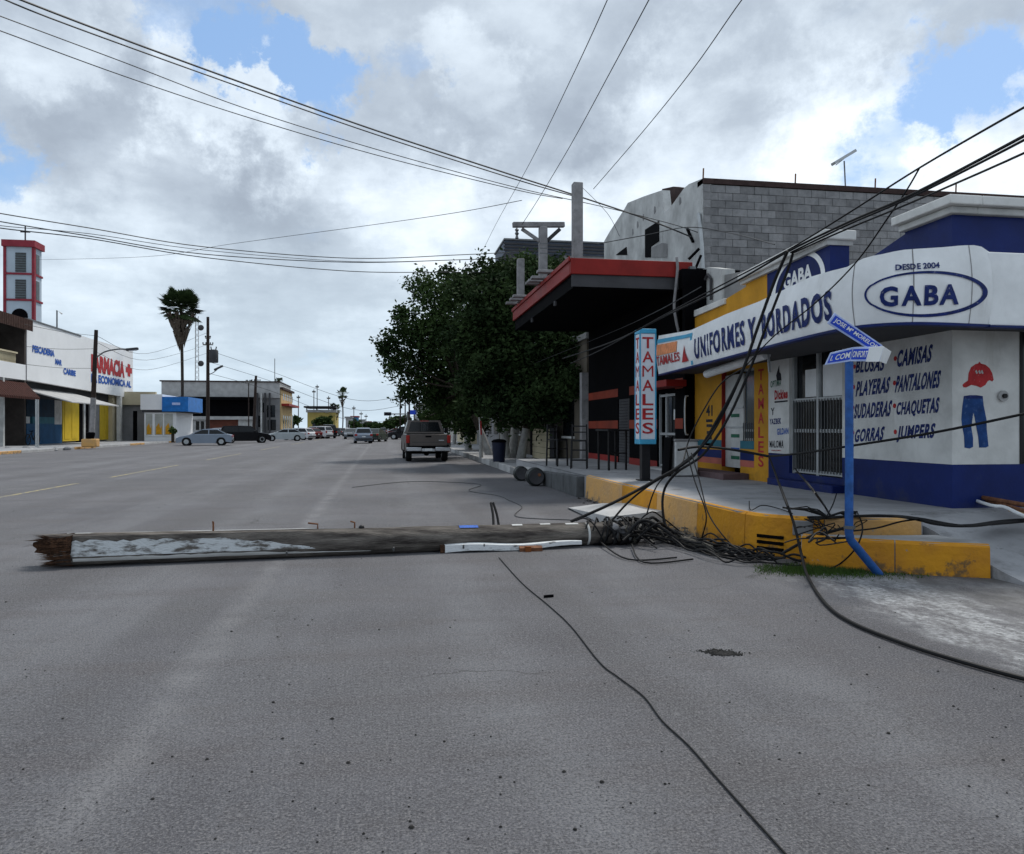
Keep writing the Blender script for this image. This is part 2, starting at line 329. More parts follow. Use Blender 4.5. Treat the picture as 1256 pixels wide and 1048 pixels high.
# ================================================================== THE GROUND
def asphalt():
    m = bpy.data.materials.new('asphalt'); m.use_nodes = True; nt = m.node_tree; N = nt.nodes; L = nt.links
    b = N['Principled BSDF']; b.inputs['Roughness'].default_value = .82; b.inputs['Specular IOR Level'].default_value = .35
    g = N.new('ShaderNodeNewGeometry')
    def noise(scale, detail=6, rough=.6, stretch=None, dist=0):
        t = N.new('ShaderNodeTexNoise'); t.inputs['Scale'].default_value = scale; t.inputs['Detail'].default_value = detail; t.inputs['Roughness'].default_value = rough; t.inputs['Distortion'].default_value = dist
        if stretch:
            mp = N.new('ShaderNodeMapping'); mp.inputs['Scale'].default_value = stretch; L.new(g.outputs['Position'], mp.inputs[0]); L.new(mp.outputs[0], t.inputs['Vector'])
        else: L.new(g.outputs['Position'], t.inputs['Vector'])
        return t.outputs[0]
    def mrange(v, a, b_, c=0, d=1):
        r = N.new('ShaderNodeMapRange'); L.new(v, r.inputs[0]); r.inputs[1].default_value = a; r.inputs[2].default_value = b_; r.inputs[3].default_value = c; r.inputs[4].default_value = d; return r.outputs[0]
    def mix(f, a, b_, mode='MIX'):
        x = N.new('ShaderNodeMix'); x.data_type = 'RGBA'; x.blend_type = mode
        if isinstance(f, (int,float)): x.inputs[0].default_value = f
        else: L.new(f, x.inputs[0])
        for i, v in ((6,a),(7,b_)):
            if isinstance(v, tuple): x.inputs[i].default_value = (*v,1)
            else: L.new(v, x.inputs[i])
        return x.outputs[2]
    def mul(a, b_):
        x = N.new('ShaderNodeMath'); x.operation = 'MULTIPLY'
        for i, v in enumerate((a,b_)):
            if isinstance(v, (int,float)): x.inputs[i].default_value = v
            else: L.new(v, x.inputs[i])
        return x.outputs[0]
    c = mix(mrange(noise(.35, 5), .35, .65), (.086,.085,.096), (.140,.139,.153))
    c = mix(mul(mrange(noise(1.0, 6, .6, (1.6,.09,1)), .50, .72), .55), c, (.098,.098,.112))        # lengthways tyre tracks
    c = mix(mul(mrange(noise(1.0, 5, .6, (.9,.05,1)), .52, .70), .45), c, (.21,.217,.235))
    c = mix(mul(mrange(noise(1.3, 8, .7), .52, .68), .6), c, (.105,.097,.098)); c = mix(mul(mrange(noise(.3, 5, .6, None, .5), .48, .64), .65), c, (.10,.10,.106)); c = mix(mul(mrange(noise(3.5, 8, .75, (1,.5,1)), .60, .72), .35), c, (.22,.22,.225))
    sx_ = N.new('ShaderNodeSeparateXYZ'); L.new(g.outputs['Position'], sx_.inputs[0])
    wv = N.new('ShaderNodeMath'); wv.operation = 'MULTIPLY_ADD'; L.new(noise(.16, 5, .6), wv.inputs[0]); wv.inputs[1].default_value = 1.1; L.new(sx_.outputs[0], wv.inputs[2]); xw = wv.outputs[0]
    def lane(cx, w):
        a = N.new('ShaderNodeMath'); a.operation = 'SUBTRACT'; L.new(xw, a.inputs[0]); a.inputs[1].default_value = cx+.55
        b2 = N.new('ShaderNodeMath'); b2.operation = 'ABSOLUTE'; L.new(a.outputs[0], b2.inputs[0]); return mrange(b2.outputs[0], w, w*.2)
    worn = mrange(noise(2.2, 6, .65, (1,.25,1)), .3, .6)
    for cx, w, col_, am in ((2.4,.45,(.185,.19,.205),.55),(.7,.45,(.185,.19,.205),.5),(1.55,.4,(.075,.073,.078),.5),(-2.3,.5,(.185,.19,.205),.5),(-4.2,.5,(.185,.19,.205),.5),(-3.2,.5,(.075,.073,.078),.5),(-6.6,.6,(.08,.08,.088),.5),(-10,.6,(.185,.19,.205),.5),(-12,.6,(.185,.19,.205),.5),(-11,.5,(.07,.07,.078),.5),(-15.5,.8,(.075,.075,.082),.5),(-18.5,1.0,(.085,.085,.09),.4)):
        c = mix(mul(mul(lane(cx, w), worn), am), c, col_)
    c = mix(mul(mrange(noise(.9, 6, .65, (.45,2.0,1)), .50, .68), .55), c, (.085,.076,.080))      # darker brown bands across
    # long lighter paving seam to the left of the camera
    sm = N.new('ShaderNodeMath'); sm.operation = 'MULTIPLY_ADD'; L.new(noise(2.5, 5, .7), sm.inputs[0]); sm.inputs[1].default_value = .16; L.new(sx_.outputs[0], sm.inputs[2])
    s1 = N.new('ShaderNodeMath'); s1.operation = 'ADD'; L.new(sm.outputs[0], s1.inputs[0]); s1.inputs[1].default_value = 1.08
    s2 = N.new('ShaderNodeMath'); s2.operation = 'ABSOLUTE'; L.new(s1.outputs[0], s2.inputs[0])
    c = mix(mul(mul(mrange(s2.outputs[0], .17, .03), mrange(noise(1.8, 5, .6), .35, .6)), .6), c, (.225,.225,.235))
    # thin cracks
    vo = N.new('ShaderNodeTexVoronoi'); vo.feature = 'DISTANCE_TO_EDGE'; vo.inputs['Scale'].default_value = .33
    dn = N.new('ShaderNodeTexNoise'); dn.inputs['Scale'].default_value = 1.6; dn.inputs['Detail'].default_value = 6; L.new(g.outputs['Position'], dn.inputs['Vector'])
    dv = N.new('ShaderNodeVectorMath'); dv.operation = 'MULTIPLY_ADD'; L.new(dn.outputs['Color'], dv.inputs[0]); dv.inputs[1].default_value = (1.1,1.1,0); L.new(g.outputs['Position'], dv.inputs[2]); L.new(dv.outputs[0], vo.inputs['Vector'])
    c = mix(mul(mul(mrange(vo.outputs[0], .006, .001), mrange(noise(.3, 3), .50, .58)), .75), c, (.035,.035,.038))
    # stone chips in the surface
    ag = noise(85, 4, .8); c = mix(mul(mrange(ag, .52, .64), .75), c, (.27,.262,.256)); c = mix(mul(mrange(ag, .49, .38), .9), c, (.032,.031,.034)); c = mix(mul(mul(mrange(noise(42, 5, .75), .50, .38), mrange(noise(.8, 5, .6), .35, .6)), .7), c, (.04,.038,.042))
    ag2 = noise(26, 3, .6); c = mix(mul(mrange(ag2, .58, .70), .5), c, (.20,.198,.205)); c = mix(mul(mrange(ag2, .42, .30), .6), c, (.06,.058,.062))
    # pale worn concrete on the side street by the corner
    sp = N.new('ShaderNodeSeparateXYZ'); L.new(g.outputs['Position'], sp.inputs[0])
    wob = mrange(noise(1.7, 8, .7, (1.6,.8,1)), .25, .75, -1.0, 1.0)
    a1 = N.new('ShaderNodeMath'); a1.operation = 'MULTIPLY_ADD'; L.new(sp.outputs[1], a1.inputs[0]); a1.inputs[1].default_value = .10; a1.inputs[2].default_value = 3.92   # centre line x of the worn band along the gutter
    dy = N.new('ShaderNodeMath'); dy.operation = 'SUBTRACT'; L.new(sp.outputs[0], dy.inputs[0]); L.new(a1.outputs[0], dy.inputs[1])
    ab = N.new('ShaderNodeMath'); ab.operation = 'ABSOLUTE'; L.new(dy.outputs[0], ab.inputs[0])
    ad = N.new('ShaderNodeMath'); ad.operation = 'MULTIPLY_ADD'; L.new(wob, ad.inputs[0]); ad.inputs[1].default_value = .55; L.new(ab.outputs[0], ad.inputs[2])
    f1 = mrange(ad.outputs[0], .62, .22); f2 = mrange(sp.outputs[1], 7.6, 6.9)
    f3 = mul(mul(mrange(sp.outputs[0], 4.5, 5.0), mrange(sp.outputs[1], 7.6, 6.8)), mrange(noise(2.2,7,.7,(1.4,.7,1)), .42, .58))
    c = mix(mul(f3, .55), c, (.30,.30,.30)); c = mix(mul(mul(mrange(sp.outputs[0], 4.3, 5.2), mrange(noise(1.6,7,.7), .42, .60)), .8), c, (.09,.088,.086))
    c = mix(mul(mul(mul(f1, f2), mrange(noise(3.0,8,.75,(1.6,.5,1)),.38,.56)), .85), c, mix(mrange(noise(18,7,.75),.38,.6), (.13,.13,.132), (.50,.51,.52)))
    L.new(c, b.inputs['Base Color'])
    bp = N.new('ShaderNodeBump'); bp.inputs['Strength'].default_value = .8; bp.inputs['Distance'].default_value = .012
    h = N.new('ShaderNodeMath'); h.operation = 'ADD'; L.new(ag, h.inputs[0]); L.new(ag2, h.inputs[1]); L.new(h.outputs[0], bp.inputs['Height']); L.new(bp.outputs[0], b.inputs['Normal'])
    return m
build('ground', MB().quad((-2500,-300,-.02),(2500,-300,-.02),(2500,4500,-.02),(-2500,4500,-.02)), 'concrete', base=(0,0,-.02), kind='structure', smooth=False)
gx = [-21.1+i*(25.35/6) for i in range(7)]
build('road', MB().quad((-21.2,-30,0),(4.27,-30,0),(4.27,1500,0),(-21.2,1500,0)).quad((4.27,-30,0),(60,-30,0),(60,8.4,0),(4.27,8.4,0)), asphalt(), base=(0,0,0), kind='structure', smooth=False)
# worn yellow line along the middle of the road
ly = mat('worn_yellow_line',(.17,.17,.175),.85,.2,6,.3,40,col2=(.38,.32,.16),lo=.44,hi=.56)
for i, (a, b) in enumerate(((12,22.5),(25,33),(38,47),(54,64),(72,84),(95,110))):
    bx('painted_line', ly, None, -8.2, -8.08, a, b, .004, .0045, kind='structure', smooth=False)
# left pavement
bx('sidewalk', 'walk', None, -46, -21.3, 20, 600, -.02, .15, kind='structure', smooth=False)
kb = bpy.data.objects['sidewalk']
for i in range(26):
    bx('kerb', 'conclt' if i % 3 else 'kerbp', kb, -21.3, -21.12, 34+i*4, 37.96+i*4, -.01, .165, bevel=.01)
# right pavement: raised corner platform
P_out = [(4.27,16.1),(4.25,13.5),(4.25,10.6),(4.25,9.6),(4.27,8.9),(4.40,8.42),(4.80,8.06),(5.35,7.86),(5.92,7.75)]
H = .48
top = [(x+(.03 if y > 9 else .02),y+(.03 if y < 9.2 else 0),0) for x,y in P_out]
pav = MB().prism([(p[0],p[1],-.02) for p in top]+[(6.15,8.3,-.02),(7.5,8.42,-.02),(14,8.42,-.02),(14,25,-.02),(4.3,25,-.02)], (0,0,H+.02))
walk = build('raised_sidewalk', pav, 'walk', base=(5.6,12,0), kind='structure', smooth=False)
def kerbrun(pts, z0, z1, th, m, name='kerb', lean=0.0, parent=walk):
    # one kerb block along a polyline (outer side = the side away from the wall)
    mb = MB(); n = len(pts); outer = []; inner = []
    for i in range(n):
        a = Vector(pts[max(i-1,0)]); b = Vector(pts[min(i+1,n-1)]); t = (b-a).normalized(); nr = Vector((t.y, -t.x)) 
        p = Vector(pts[i]); outer.append(p); inner.append(p-nr*th)
    for i in range(n-1):
        a, b, c, d = outer[i], outer[i+1], inner[i+1], inner[i]
        k = .018*0
        vs = [(a.x,a.y,z0),(b.x,b.y,z0),(c.x,c.y,z0),(d.x,d.y,z0)]
        aa = a+(d-a)*lean; bb = b+(c-b)*lean
        vs += [(aa.x,aa.y,z1-.03),(bb.x,bb.y,z1-.03)]
        a3 = aa+(d-a).normalized()*.03; b3 = bb+(c-b).normalized()*.03
        vs += [(a3.x,a3.y,z1),(b3.x,b3.y,z1),(c.x,c.y,z1),(d.x,d.y,z1)]
        mb.add(vs, [[0,4,5,1],[4,6,7,5],[6,9,8,7],[2,8,9,3]])
        if i == 0: mb.add([vs[0],vs[3],vs[9],vs[6],vs[4]], [[0,1,2,3,4]])
        if i == n-2: mb.add([vs[1],vs[5],vs[7],vs[8],vs[2]], [[0,1,2,3,4]])
    return build(name, mb, m, parent)
def sub(pts, s0, s1):
    L = [0]
    for a, b in zip(pts, pts[1:]): L.append(L[-1]+math.dist(a, b))
    def pt(s):
        for i in range(len(pts)-1):
            if s <= L[i+1]+1e-9:
                t = (s-L[i])/(L[i+1]-L[i]); return (pts[i][0]+(pts[i+1][0]-pts[i][0])*t, pts[i][1]+(pts[i+1][1]-pts[i][1])*t)
        return pts[-1]
    return [pt(s0)]+[p for p, l in zip(pts, L) if s0+.02 < l < s1-.02]+[pt(s1)], L[-1]
# P_out goes from far to near then right; travel direction (0,-1): outward normal must be -x
pr = [(x,y) for x,y in P_out]
_, LT = sub(pr, 0, 1)
cuts = [0, 2.6, 4.4, 6.0, 7.35, 8.35, LT]
cm = ['kerbp','kerby','kerbp','kerby','kerby','kerbp']
kerbs = []
smp = smoothpath([Vector((x,y,0)) for x,y in pr], 4); smp = [(p.x,p.y) for p in smp]; _, LS = sub(smp, 0, 1)
cuts[-1] = LS
for i in range(6):
    seg, _ = sub(smp, cuts[i]+(.006 if i else 0), cuts[i+1]-.006)
    kerbs.append(kerbrun(seg, -.01, H+.008, .10, cm[i], lean=.2))
# patched grey mortar and drain slots on the near yellow kerb
def kerb_at(s, z, out=.005):
    q, _ = sub(smp, max(s-.05,0), s+.05); t = (Vector(q[-1])-Vector(q[0])).normalized(); nr = Vector((t.y,-t.x)); c = (Vector(q[0])+Vector(q[-1]))/2+nr*out
    return Vector((c.x,c.y,z)), Vector((t.x,t.y,0)), Vector((nr.x,nr.y,0))
for dz in (.235,.165,.095):
    c, t, nr = kerb_at(7.75, dz, -.008); build('drain_slot', MB().obox(c, t*.16, nr*.012, Vector((0,0,.018))), 'black', walk)
c, t, nr = kerb_at(8.12, .36, -.01); build('mortar_patch', MB().obox(c, t*.11, nr*.012, Vector((0,0,.085))), 'greywall', walk, bevel=.01)
# lower slab in front, after the sign post
low = [(4.52,7.86),(4.72,7.56),(5.05,7.33),(5.5,7.05),(5.97,6.83)]
build('lower_slab', MB().prism([(x+.02,y+.03,-.01) for x,y in low]+[(6.06,7.15,-.01),(5.98,7.62,-.01),(5.3,7.70,-.01),(4.9,7.82,-.01)], (0,0,.335)), 'conclt', walk, smooth=False)
lows = smoothpath([Vector((x,y,0)) for x,y in low], 4); lows = [(p.x,p.y) for p in lows]; _, LL = sub(lows, 0, 1)
for a, b in ((0, LL*.52),(LL*.52+.012, LL)):
    seg, _ = sub(lows, a, b); kerbrun(seg, -.01, .333, .09, 'kerby', lean=.2)
# driveway ramp to the right of the corner
rm = MB(); NX = 5; NY = 7
vs = []
for j in range(NY+1):
    for i in range(NX+1):
        x = 6.0+(7.62-6.0)*i/NX; y = 8.45+(6.0-8.45)*j/NY; t = j/NY; z = H-.004-(H+.01)*(t*t*(3-2*t)); vs.append((x,y,z))
rm.add(vs, [[j*(NX+1)+i, (j+1)*(NX+1)+i, (j+1)*(NX+1)+i+1, j*(NX+1)+i+1] for j in range(NY) for i in range(NX)])
i0 = [j*(NX+1) for j in range(NY+1)]
for j in range(NY):
    a, b = vs[i0[j]], vs[i0[j+1]]; rm.add([a, b, (b[0],b[1],-.03), (a[0],a[1],-.03)], [[0,3,2,1]])
build('driveway_ramp', rm, 'walk', base=(6.8,7.5,0), kind='structure')
# next raised pavement of the side street
w2 = build('side_sidewalk', MB().box(7.72,20,7.15,8.42,-.02,H-.01), 'walk', base=(10,7.8,0), kind='structure', smooth=False)
build('kerb', MB().box(7.60,7.72,6.98,8.43,-.01,H+.01), 'kerbp', w2, bevel=.015)
build('kerb', MB().box(7.72,14,6.98,7.148,-.01,H+.005), 'kerbp', w2, bevel=.015)
# apron slab at the road side
build('concrete_apron', MB().add([on_z(697,623,.03),on_z(738,617.5,.16),on_z(812,617,.20),on_z(812,627,.22),on_z(748,634,.16), on_z(697,623,-.01),on_z(738,617.5,-.01)-Vector((0,-.3,0)),on_z(812,617,-.01)-Vector((0,-.3,0)),on_z(812,627,.22)-Vector((0,.03,.23)),on_z(748,634,.16)-Vector((0,.03,.17))],
   [[0,4,3,2,1],[0,5,9,4],[4,9,8,3]]), 'conclt', kind='structure', smooth=False)
# dark stone kerb further along, then white kerb pieces, low pavement
for i in range(7):
    y = 16.3+i*.64
    if i == 6: continue
    bx('kerb_stone', 'kerbg', walk, 4.12+.01*(i%2), 4.3, y, y+.62, -.01, .45-.02*i+.006*(i%3), bevel=.02)
bx('sidewalk', 'walk', None, 4.3, 16, 25, 600, -.02, .2, kind='structure', smooth=False)
far = bpy.data.objects['sidewalk.001']
for i in range(24):
    y = 20.4+i*2.5
    bx('kerb', 'conclt' if i % 2 == 0 else 'concrete', far, 4.14, 4.3, y, y+2.44, -.01, .22+(.12 if i < 1 else 0), bevel=.02)
# crack-like sheet of dirt along the kerb foot
mb = MB()
random.seed(3)
for i in range(260):
    s = random.random()*LS; c, t, nr = kerb_at(min(max(s,.06),LS-.06), .0, .01+abs(random.gauss(0,.13))); r = random.uniform(.01,.035)
    mb.add([c+Vector((r*math.cos(a), r*math.sin(a), .004)) for a in (0,1.3,2.4,3.9,5.1)]+[c+Vector((0,0,r*.7))], [[i_,(i_+1)%5,5] for i_ in range(5)])
build('gutter_debris', mb, 'asphaltpatch', kind='stuff', smooth=False)
# ================================================================== UNIFORM SHOP (corner)
shop = thing('uniform_shop', 'white and navy corner clothes shop with curved sign fascia behind the raised yellow kerb', 'shop', (9,11,0))
WX = 7.1
yD0, yD1 = on_x(1033,500,WX).y, on_x(968,500,WX).y       # door
yE = on_x(942.5,500,WX).y                                # end of the shop, start of the yellow one
YC = 8.75; ZD = 1.035
bx('dado','navy',shop, WX,WX+.3, YC,yD0, .3,ZD, smooth=False); bx('wall','white',shop, WX,WX+.3, YC,yD0, ZD,3.3, smooth=False)
bx('dado','navy',shop, WX,WX+.3, yD1,yE, .3,ZD, smooth=False); bx('wall','white',shop, WX,WX+.3, yD1,yE, ZD,3.3, smooth=False)
bx('lintel','white',shop, WX+.001,WX+.3, yD0,yD1, 2.78,3.3, smooth=False); bx('door_threshold','navy',shop, WX+.002,WX+.3, yD0,yD1, .3,.70, smooth=False)
CX1 = 16
xw0 = 7.1+1.42
wx0 = on_y(1250.5,480,YC).x; wx1 = wx0+1.6
bx('dado','navy',shop, WX+.3,CX1, YC+.0,YC+.3, .3,ZD, smooth=False)
bx('wall','white',shop, WX+.3,wx0, YC+.001,YC+.3, ZD,3.3, smooth=False); bx('wall','white',shop, wx1,CX1, YC,YC+.3, ZD,3.3, smooth=False)
bx('wall','white',shop, wx0,wx1, YC+.001,YC+.3, 2.75,3.3, smooth=False)
bx('window','glass',shop, wx0,wx1, YC+.12,YC+.14, ZD,2.75, smooth=False)
bx('window_bar','blackm',shop, wx0,wx0+.04, YC-.01,YC+.1, ZD,2.75, smooth=False)
bx('roof','concrete',shop, WX+.3,CX1, YC+.3,16.9, 3.3,3.42, smooth=False)
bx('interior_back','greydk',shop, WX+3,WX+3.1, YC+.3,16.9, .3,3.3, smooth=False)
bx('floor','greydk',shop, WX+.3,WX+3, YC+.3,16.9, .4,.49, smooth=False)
# step under the door
build('step', MB().box(6.86,WX,yD0-.1,yD1+.35,.4,.60), 'navy', shop, bevel=.015)
# barred door
dr = thing('door', None, None); dr.parent = shop; dr.location = Vector((WX+.1,yD0,.7))-wloc(shop)
ym = (yD0*.5+yD1*.5); zt, zb = 2.78, .70
build('glass', MB().box(WX+.13,WX+.14,yD0,yD1,zb,zt), 'glass', dr, smooth=False)
for y in (yD0+.03, ym, yD1-.03): build('frame', MB().box(WX+.06,WX+.12,y-.035,y+.035,zb,zt), 'alu', dr, smooth=False)
for a, b in ((yD0,ym),(ym,yD1)):
    for z in (zb+.05, 1.45, 1.98, ): build('rail', MB().box(WX+.062,WX+.118,a+.065 if a==yD0 else a+.035,b-.035 if a==yD0 else b-.065,z-.03,z+.03), 'alu', dr, smooth=False)
    for k in range(9):
        y = a+(b-a)*(k+.7)/9.4; build('bar', MB().box(WX+.045,WX+.058,y-.006,y+.006,zb+.05,1.98), 'steel', dr, smooth=False)
build('poster', MB().box(WX+.121,WX+.127,ym+.05,ym+.48,1.98+.05,2.5), 'signwhite', dr, smooth=False)
build('poster', MB().box(WX+.121,WX+.127,yD0+.08,ym-.06,2.02,2.55), 'signwhite', dr, smooth=False)
pl = bpy.data.objects['poster.001']
None if True else lettering('ROPA', quadfn((WX+.118,ym-.1,2.48),(WX+.118,yD0+.12,2.48),(WX+.118,yD0+.12,2.32),(WX+.118,ym-.1,2.32)), 'redprint', dr, bold=.03)
# wall lists (printed on the street face)
def wallq(tl, tr, br, bl, x=WX-.004): return quadfn(*[on_x(px,py,x) for px,py in (tl,tr,br,bl)])
def wt(txt, tl, tr, br, bl, m, **k):
    k.setdefault('space', 1.12 if len(txt) > 2 else 1.0); return lettering(txt, wallq(tl,tr,br,bl), m, shop, **k)
wt('BLUSAS',(1050,442),(1086,438),(1084,455),(1050,458),'navyprint',bold=.04,slant=.06)
wt('PLAYERAS',(1051,468),(1092,462),(1090,482),(1050,487),'navyprint',bold=.04,slant=.04)
wt('SUDADERAS',(1048,496),(1094,491),(1092,511),(1048,514),'navyprint',bold=.04,slant=.04)
wt('GORRAS',(1049,527),(1085,523),(1083,540),(1048,543),'navyprint',bold=.04,slant=.04)
wt('CAMISAS',(1101,430),(1144,422),(1142,444),(1100,451),'navyprint',bold=.04,slant=.04)
wt('PANTALONES',(1100,461),(1154,454),(1152,476),(1098,482),'navyprint',bold=.04,slant=.03)
wt('CHAQUETAS',(1100,494),(1152,487),(1151,510),(1099,512),'navyprint',bold=.04,slant=.03)
wt('JUMPERS',(1101,523),(1147,519),(1145,543),(1100,543),'navyprint',bold=.04,slant=.04)
for px, py in ((1047,475),(1046,500),(1046,531),(1098,440),(1097,470),(1097,498),(1098,530),(1048,450)):
    c = on_x(px,py,WX-.005); build('bullet', MB().prism([c+Vector((0,.035*math.cos(a),.035*math.sin(a))) for a in [i*math.pi/4 for i in range(8)]], (.002,0,0)), 'redprint', shop, smooth=False)
wt('OPTIMA',(945,468),(958,465),(958,473),(945,476),'greenprint',bold=.02)
c = on_x(955,459,WX-.004); build('logo_figure', MB().prism([c+Vector((0,a,b)) for a,b in ((-.10,-.12),(.06,-.12),(.09,-.02),(.01,.12),(-.02,.16),(-.03,.03),(-.08,.0))], (.002,0,0)), 'blackprint', shop, smooth=False)
wt('Dickies',(950,479),(966,477),(966,489),(950,491),'redprint',bold=.05); wt('—',(950,492.5),(966,491),(966,493),(950,494.5),'blackprint')
wt('Y',(945.5,501),(950,500),(950,509),(945.5,510),'blackprint',bold=.02); wt('YAZBEK',(944,514),(958,513),(958,520),(944,521),'navyprint',bold=.03)
wt('GILDAN',(953,526),(967,524.5),(967,532.5),(953,534),'blueprint',bold=.03)
wt('MALOMA',(944,541),(961,540),(961,550),(944,549),'blackprint',bold=.02); wt('UNIFORMES',(946,552),(958,552),(958,553.6),(946,553.6),'redprint')
# red cap and jeans painted on the side-street face
def yprint(name, pts, m, dy=.004): 
    vs = [on_y(px,py,YC-dy) for px,py in pts]; return build(name, MB().prism(vs, (0,.002,0)), m, shop, smooth=False)
def zc(pts): return [(1160+x*.2101, 380+y*.2099) for x, y in pts]
yprint('painted_cap', zc([(98,440),(110,428),(130,415),(134,372),(148,338),(175,318),(190,315),(197,304),(206,315),(232,322),(256,342),(272,372),(280,410),(272,420),(256,412),(244,420),(232,440),(205,456),(180,446),(150,440),(120,455),(104,454)]), 'redprint')
for a in (172,190,205): yprint('cap_mark', zc([(a,360),(a+8,352),(a+16,372),(a+8,376)]), 'whiteold', .007)
for px_ in (1062,1119):
    s_ = fas_px(px_,360)[0] if False else None
jean = mat('painted_jeans_blue',(.012,.055,.20),.7,.35,7); add_wear(jean, (.10,.16,.26), 14, .56, .66, .5)
yprint('painted_jeans', zc([(106,505),(140,500),(180,500),(216,505),(222,560),(238,640),(240,700),(250,798),(235,806),(196,806),(190,740),(180,690),(170,630),(162,600),(156,640),(150,690),(160,750),(160,802),(140,812),(110,806),(108,740),(96,680),(92,640),(96,580)]), jean)
yprint('painted_jeans_waist', zc([(106,505),(140,500),(180,500),(216,505),(218,520),(108,520)]), 'navyprint', .006)
# little round fitting on the wall
c = on_y(1230,486,YC-.02); build('wall_fitting', MB().lathe([(.07,-.02),(.07,.0),(.045,.005),(.045,.02)], c, 'y', 14), 'conclt', shop)
build('wall_fitting', MB().lathe([(.03,-.05),(.03,-.02)], c, 'y', 10), 'blackm', shop)
# --------------------------------------------------------------- the fascia (curved sign board)
FZ = 2.70
fp = [(808,460,412),(853,448,402),(900,438,384),(939,425,365),(970,417.5,351),(1000,411,338),(1022,405.5,331),(1039,401.5,326),(1060,399.5,317),(1072,398.5,313.5),(1085,397.5,311),(1103,396.5,306.5),(1121,396,305),(1142,396.3,304),(1160,397,303),(1180,398,301.5),(1197,398.6,301),(1207,399,303),(1213,399.4,309)]
fb = [on_z(px,b,FZ) for px,b,t in fp]
ft = [at(px,t,1.0) for px,b,t in fp]
def ztop(p, px, t):
    r = ray(px, t); return EYE + r.z*(p.x/r.x)
fz = [ztop(p, px, t) for p, (px,b,t) in zip(fb, fp)]
# smooth the plan curve a little
for k in range(2):
    q = [p.copy() for p in fb]
    for i in range(1, len(fb)-1): q[i].xy = (fb[i-1].xy+fb[i].xy*2+fb[i+1].xy)/4
    fb = q
arc = [0]
for a, b in zip(fb, fb[1:]): arc.append(arc[-1]+(b.xy-a.xy).length)
def fas(s, v, off=.014):
    s = max(0, min(s, arc[-1]-1e-5))
    for i in range(len(arc)-1):
        if s <= arc[i+1]: break
    t = (s-arc[i])/(arc[i+1]-arc[i]); p = fb[i].lerp(fb[i+1], t); z1 = fz[i]+(fz[i+1]-fz[i])*t
    d = (fb[i+1].xy-fb[i].xy).normalized(); nr = Vector((d.y, -d.x))      # outward
    if nr.x > .3: nr = -nr
    z = FZ+(z1-FZ)*v; bulge = .05*math.sin(math.pi*min(max(v,0),1)) if 0 <= v <= 1 else 0
    return Vector((p.x+nr.x*(off+bulge), p.y+nr.y*(off+bulge), z))
def fas_px(px, py, off=.012):       # where the ray through a picture point meets the board
    r = ray(px, py); best = None
    for i in range(len(fb)-1):
        a, b = fb[i].xy, fb[i+1].xy; d = b-a; det = r.x*(-d.y)+d.x*r.y
        if abs(det) < 1e-9: continue
        t = (a.x*(-d.y)+d.x*a.y)/det; u = (r.x*a.y-r.y*a.x)/det
        if -.02 <= u <= 1.02 and t > 0:
            s = arc[i]+u*(arc[i+1]-arc[i]); z = EYE+r.z*t; z1 = fz[i]+(fz[i+1]-fz[i])*u; return s, (z-FZ)/(z1-FZ)
    return (0 if px < 950 else arc[-1]), .5
mb = MB(); NS, NV = 90, 6
vs = [fas(arc[-1]*i/NS, j/NV, 0) for i in range(NS+1) for j in range(NV+1)]
fs = [[i*(NV+1)+j, i*(NV+1)+j+1, (i+1)*(NV+1)+j+1, (i+1)*(NV+1)+j] for i in range(NS) for j in range(NV)]
o = len(vs); vs += [fas(arc[-1]*i/NS, j, -.10) for i in range(NS+1) for j in (0,1)]
for i in range(NS):
    a = o+i*2; fs += [[a, a+2, a+3, a+1], [i*(NV+1), (i+1)*(NV+1), a+2, a], [i*(NV+1)+NV, a+1, a+3, (i+1)*(NV+1)+NV]]
fs += [[0, o]+[o+1, NV], [NS*(NV+1), NS*(NV+1)+NV, o+2*NS+1, o+2*NS]]
mb.add(vs, fs); fascia = build('fascia', mb, 'signwhite', shop)
eb = MB(); vs = []
for i in range(NS+1):
    s = arc[-1]*i/NS; vs += [fas(s,0,-.1)+Vector((0,0,-.022)), fas(s,0,.02)+Vector((0,0,-.022)), fas(s,0,.02)+Vector((0,0,.010)), fas(s,0,0)+Vector((0,0,.010))]
eb.add(vs, [[i*4+j, i*4+j+1, (i+1)*4+j+1, (i+1)*4+j] for i in range(NS) for j in range(3)]+[[i*4+0,(i+1)*4,(i+1)*4+3,i*4+3] for i in range(NS)])
build('fascia_trim', eb, 'navy', shop)
# side-street length of the board
e = fb[-1]; xe = e.x
bx('fascia_panel','signwhite',shop, xe-.02,CX1, e.y-.02,e.y+.08, FZ,ztop(e,1213,309.5), bevel=.012)
bx('fascia_trim','navy',shop, xe-.02,CX1, e.y-.04,e.y+.1, FZ-.025,FZ-.001, smooth=False)
# soffit
sf = [Vector((p.x+.05,p.y+.05,2.735)) for p in fb]+[Vector((CX1,e.y+.06,2.735)),Vector((CX1,YC-.002,2.735)),Vector((WX-.002,YC-.002,2.735)),Vector((WX-.002,16.9,2.735))]
sf = [Vector((p.x, min(p.y,17.2), p.z)) for p in sf]
build('soffit', MB().prism(sf[::-1], (0,0,.05)), mat('dark_soffit',(.07,.07,.075),.85,.2,1), shop, smooth=False)  # soffit colour darkened to deepen the shade under the board
def ftext(txt, pa, pb, v0, v1, m, bold=.03, slices=30, slant=0, parent=None, space=1.0):
    s0, s1 = fas_px(*pa)[0], fas_px(*pb)[0]
    return lettering(txt, lambda u, v: fas(s0+(s1-s0)*u, v0+(v1-v0)*v), m, parent or fascia, bold=bold, slices=slices, slant=slant, space=space)
ftext('UNIFORMES',(855,420),(917,405),.15,.70,'navyprint',.03,space=1.16)
